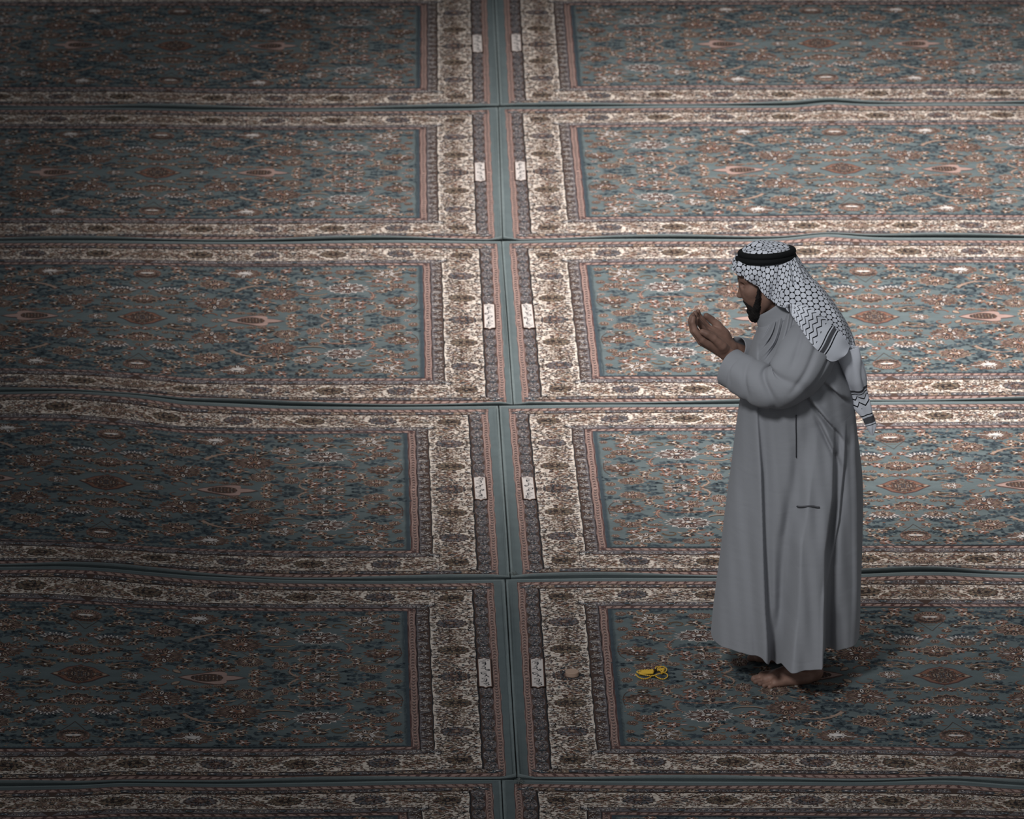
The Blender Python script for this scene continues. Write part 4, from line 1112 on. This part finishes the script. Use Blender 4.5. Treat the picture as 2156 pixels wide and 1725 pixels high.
# striped and zigzag border panel across the shoulder
PN_ = [[(1652, 642, -.120), (1654, 648, -.128), (1657, 653, -.136)],
       [(1668, 640, -.150), (1668, 652, -.168), (1668, 664, -.180)],
       [(1696, 645, -.170), (1690, 667, -.196), (1684, 689, -.214)],
       [(1726, 662, -.172), (1713, 690, -.205), (1702, 716, -.235)],
       [(1753, 686, -.158), (1738, 713, -.200), (1723, 740, -.240)],
       [(1776, 708, -.142), (1766, 734, -.185), (1748, 762, -.225)],
       [(1790, 730, -.130), (1784, 742, -.160), (1770, 756, -.190)]]
G3 = dense([[W(*p) for p in r] for r in PN_], 120, 50)
i3 = np.linspace(0, 1, 120)[:, None]; j3 = np.linspace(0, 1, 50)[None]
G3[:, :, 1] -= .005*np.sin(j3*8 + i3*3) + .003*np.sin(i3*17 + j3*4)
acr = np.linalg.norm(np.diff(G3, axis=1), axis=2).mean()*49
uv3 = np.stack([np.tile(j3*acr, (120, 1)), np.tile(i3, (1, 50))], 2)
sheet('border_panel', G3, uv3, scarf_material('striped_border_cloth', 'panel'), scarf)['label'] = 'white border panel with black zigzags and grey stripes'
# twisted corner hanging down the back
TL = [(1782, 735, .036, -.115), (1790, 764, .036, -.110), (1800, 797, .033, -.090), (1809, 826, .030, -.060), (1818, 855, .026, -.055), (1828, 880, .018, -.050), (1834, 900, .014, -.048), (1836, 916, .004, -.047)]
rt = interp_rows([list(W(a, b_, d)) + [w] for a, b_, w, d in TL], 130)
Gt = []
for k in range(130):
    f = k/129; p = Vector(rt[k][:3]); t = Vector(rt[min(k+1, 129)][:3]) - Vector(rt[max(k-1, 0)][:3]); t.normalize()
    a = 1.5 - f*1.6; u = t.cross(Vector((0, 1, 0))).normalized(); w = t.cross(u)
    row = []
    for q in np.linspace(0, 2*math.pi, 64):
        r = rt[k][3]*(1 + .16*math.sin(3*q + f*9) + .10*math.sin(5*q - f*14)); e = .55
        c_, s_ = math.cos(q), math.sin(q)
        row.append(p + u*(r*c_) + w*(r*e*s_))
    Gt.append(row)
Gt = np.array([[list(p) for p in r] for r in Gt])
uvt = np.stack([np.tile(np.linspace(0, .13, 64)[None], (130, 1)), np.tile(np.linspace(0, 1, 130)[:, None], (1, 64))], 2)
sheet('hanging_corner', Gt, uvt, scarf_material('corner_cloth', 'corner'), scarf)['label'] = 'twisted white scarf corner hanging down the back'
# double black head cord
cord = noise_mat('black_cord', rgb(24, 25, 26), .75, .2, 200, .6, 500, .2)
def head_ring(cx, cy, rx, ry, tilt, roll):
    c = W(cx, cy, 0); P = []
    for k in range(96):
        q = 2*math.pi*k/96; y = ry*math.sin(q)
        P.append(c + Vector((-rx*math.cos(q)*math.cos(tilt), y*math.cos(roll), -rx*math.cos(q)*math.sin(tilt) - y*math.sin(roll))))
    return P
agal = ring_tube('head_cord', head_ring(1612.5, 541, .0925, .088, R(3.5), R(7)), .0118, cord, person, True, 16)
agal['label'] = 'thick black double head cord'
ring_tube('upper_coil', head_ring(1614.5, 531, .0885, .084, R(4), R(7)), .0115, cord, agal, True, 16)
# ================================================================== things on the carpet
clay = noise_mat('fired_clay', rgb(180, 153, 135), .9, .08, 60, .3, 500, .1)
def lathe(name, prof, n, loc, mat, label=None, cat=None):
    V = []; Fc = []
    for r, z in prof:
        for k in range(n): V.append((r*math.cos(2*math.pi*k/n), r*math.sin(2*math.pi*k/n), z))
    for i in range(len(prof)-1):
        for k in range(n): Fc.append((i*n+k, i*n+(k+1) % n, (i+1)*n+(k+1) % n, (i+1)*n+k))
    Fc += [tuple(range(n))[::-1], tuple((len(prof)-1)*n+k for k in range(n))]
    o = obj(name, mesh(name, V, Fc, False), mat); o.location = loc; tag(o, label, cat); return o
tx, ty = floor_pt(1204.5, 1424.5)
tz = float(relief(4, np.array(tx), np.array(ty)))
lathe('clay_tablet', [(.0225, .0), (.0236, .0012), (.0238, .0148), (.0230, .0160), (.0215, .0164), (.012, .0162), (.002, .0162)], 64, (float(tx), float(ty), tz + .004), clay,
      'small round beige clay tablet lying on the cream border', 'prayer tablet')

gold, nt, b = new_mat('amber_plastic')
b.inputs['Base Color'].default_value = rgb(236, 186, 24); b.inputs['Roughness'].default_value = .25
b.inputs['Transmission Weight'].default_value = .25; b.inputs['Subsurface Weight'].default_value = .2; b.inputs['Subsurface Radius'].default_value = (.004, .002, .0005)
tassel_mat = noise_mat('gold_thread', rgb(226, 182, 62), .6, .2, 400, .5, 900, .3)
dark_mat = noise_mat('knot_thread', rgb(52, 38, 24), .8, .2, 300, .3)
bx, by = floor_pt(1371, 1424)
zb = float(relief(4, np.array(bx), np.array(by))) + .0062
beads = bpy.data.objects.new('prayer_beads', None); COL.objects.link(beads); beads.location = (float(bx), float(by), zb)
tag(beads, 'coiled string of shiny yellow prayer beads lying on the teal field', 'prayer beads')
def BP(px, py, z):
    x, y = floor_pt(px, py); return Vector((float(x) - float(bx), float(y) - float(by), z))
rb = .0026
def bead_mesh():
    V = []; Fc = []; n, m = 10, 7
    for i in range(m+1):
        a = math.pi*i/m
        for k in range(n): V.append((rb*1.35*math.cos(a), rb*math.sin(a)*math.cos(2*math.pi*k/n), rb*math.sin(a)*math.sin(2*math.pi*k/n)))
    for i in range(m):
        for k in range(n): Fc.append((i*n+k, i*n+(k+1) % n, (i+1)*n+(k+1) % n, (i+1)*n+k))
    return mesh('bead', V, Fc)
bm_ = bead_mesh(); bm_.materials.append(gold)
LOOPS = [[(1338, 1424, 0), (1345, 1431, 0), (1357, 1434, 0), (1368, 1431, 0), (1376, 1427, .001), (1386, 1432, .0), (1396, 1434.5, 0), (1405, 1430, 0), (1404, 1425, .002), (1396, 1423.5, .004), (1386, 1426.5, .005), (1374, 1430, .004), (1360, 1428.5, .004), (1347, 1425, .003), (1341, 1420, .002), (1351, 1416, 0), (1364, 1414.5, .0)],
         [(1380, 1418, .004), (1381, 1411, .002), (1388, 1408.5, .001), (1397, 1409, .001), (1403.5, 1413, .0), (1402, 1420, .003), (1396, 1425, .008), (1388, 1420, .008), (1385, 1415, .006), (1392, 1412.5, .006)]]
k_ = 0
for Lp in LOOPS:
    P = interp_rows([list(BP(*p)) for p in Lp], 400); dd = np.concatenate([[0], np.cumsum(np.linalg.norm(np.diff(P, axis=0), axis=1))])
    nb = int(dd[-1]/(rb*2.75))
    ring_tube('cord', [Vector(P[i]) + Vector((0, 0, .0)) for i in range(0, 400, 5)], .0006, gold, beads, False, 5)
    for i in range(nb):
        s_ = (i+.5)*dd[-1]/nb; p = Vector([np.interp(s_, dd, P[:, c]) for c in range(3)]); q = Vector([np.interp(s_ + .001, dd, P[:, c]) for c in range(3)])
        o = bpy.data.objects.new('bead', bm_); COL.objects.link(o); o.parent = beads; o.location = p; o.rotation_euler = (q-p).to_track_quat('X', 'Z').to_euler(); k_ += 1
# tassel of many fine threads between the loops
TV = Field((-.10, -.08, -.012), (.10, .08, .04), .0012)
TV.cone(BP(1347, 1421.5, +.001), BP(1374, 1420, .003), .0045, .0060, .003); TV.cone(BP(1347, 1424, +.001), BP(1373, 1423, .003), .0040, .0055, .003); TV.cone(BP(1352, 1418.5, +.001), BP(1374, 1418, .003), .0035, .005, .003)
TV.cone(BP(1386, 1417, .003), BP(1397, 1415, .003), .005, .0045, .003); TV.cone(BP(1393, 1424, .003), BP(1397, 1417, .003), .004, .0045, .003)
obj('tassel', TV.mesh('tassel'), tassel_mat, beads)
KN = Field((-.03, -.04, -.01), (.05, .05, .03), .001); KN.ell(BP(1379, 1419.5, .006), (.0065, .006, .006), None, .001)
obj('knot', KN.mesh('knot'), dark_mat, beads)['label'] = 'dark knot'

# frayed thread ends where four carpets meet
fray = noise_mat('frayed_yarn', rgb(126, 132, 130), .9, .25, 200, .3)
def fray_tuft(px, py, n, spread, label, seed):
    r = random.Random(seed); cx, cy = floor_pt(px, py); V, Fc = [], []
    for i in range(n):
        a = r.uniform(0, 6.28); L_ = r.uniform(.4, 1)*spread
        P = bez((0, 0), (L_*.5*math.cos(a) + r.uniform(-.3, .3)*spread, L_*.5*math.sin(a)), (L_*math.cos(a + .7), L_*math.sin(a + .7)), 8)
        zz = .008 + r.uniform(.003, .012)*np.sin(np.linspace(0, 3.1, 8))
        w = .0009; base = len(V)
        for (x, y), z in zip(P, zz):
            for k in range(4): V.append((x + w*math.cos(k*1.571), y, z + w*math.sin(k*1.571)))
        for s_ in range(7):
            for k in range(4): Fc.append((base+s_*4+k, base+s_*4+(k+1) % 4, base+(s_+1)*4+(k+1) % 4, base+(s_+1)*4+k))
    o = obj('frayed_threads', mesh('frayed_threads', V, Fc), fray); o.location = (float(cx), float(cy), 0); tag(o, label, 'loose thread')
fray_tuft(1081, 1215, 26, .020, 'frayed grey thread tuft at the carpet corner behind the clay tablet', 3)
fray_tuft(1093, 1652, 22, .022, 'frayed grey thread tuft at the carpet corner by the bottom edge', 5)
pass
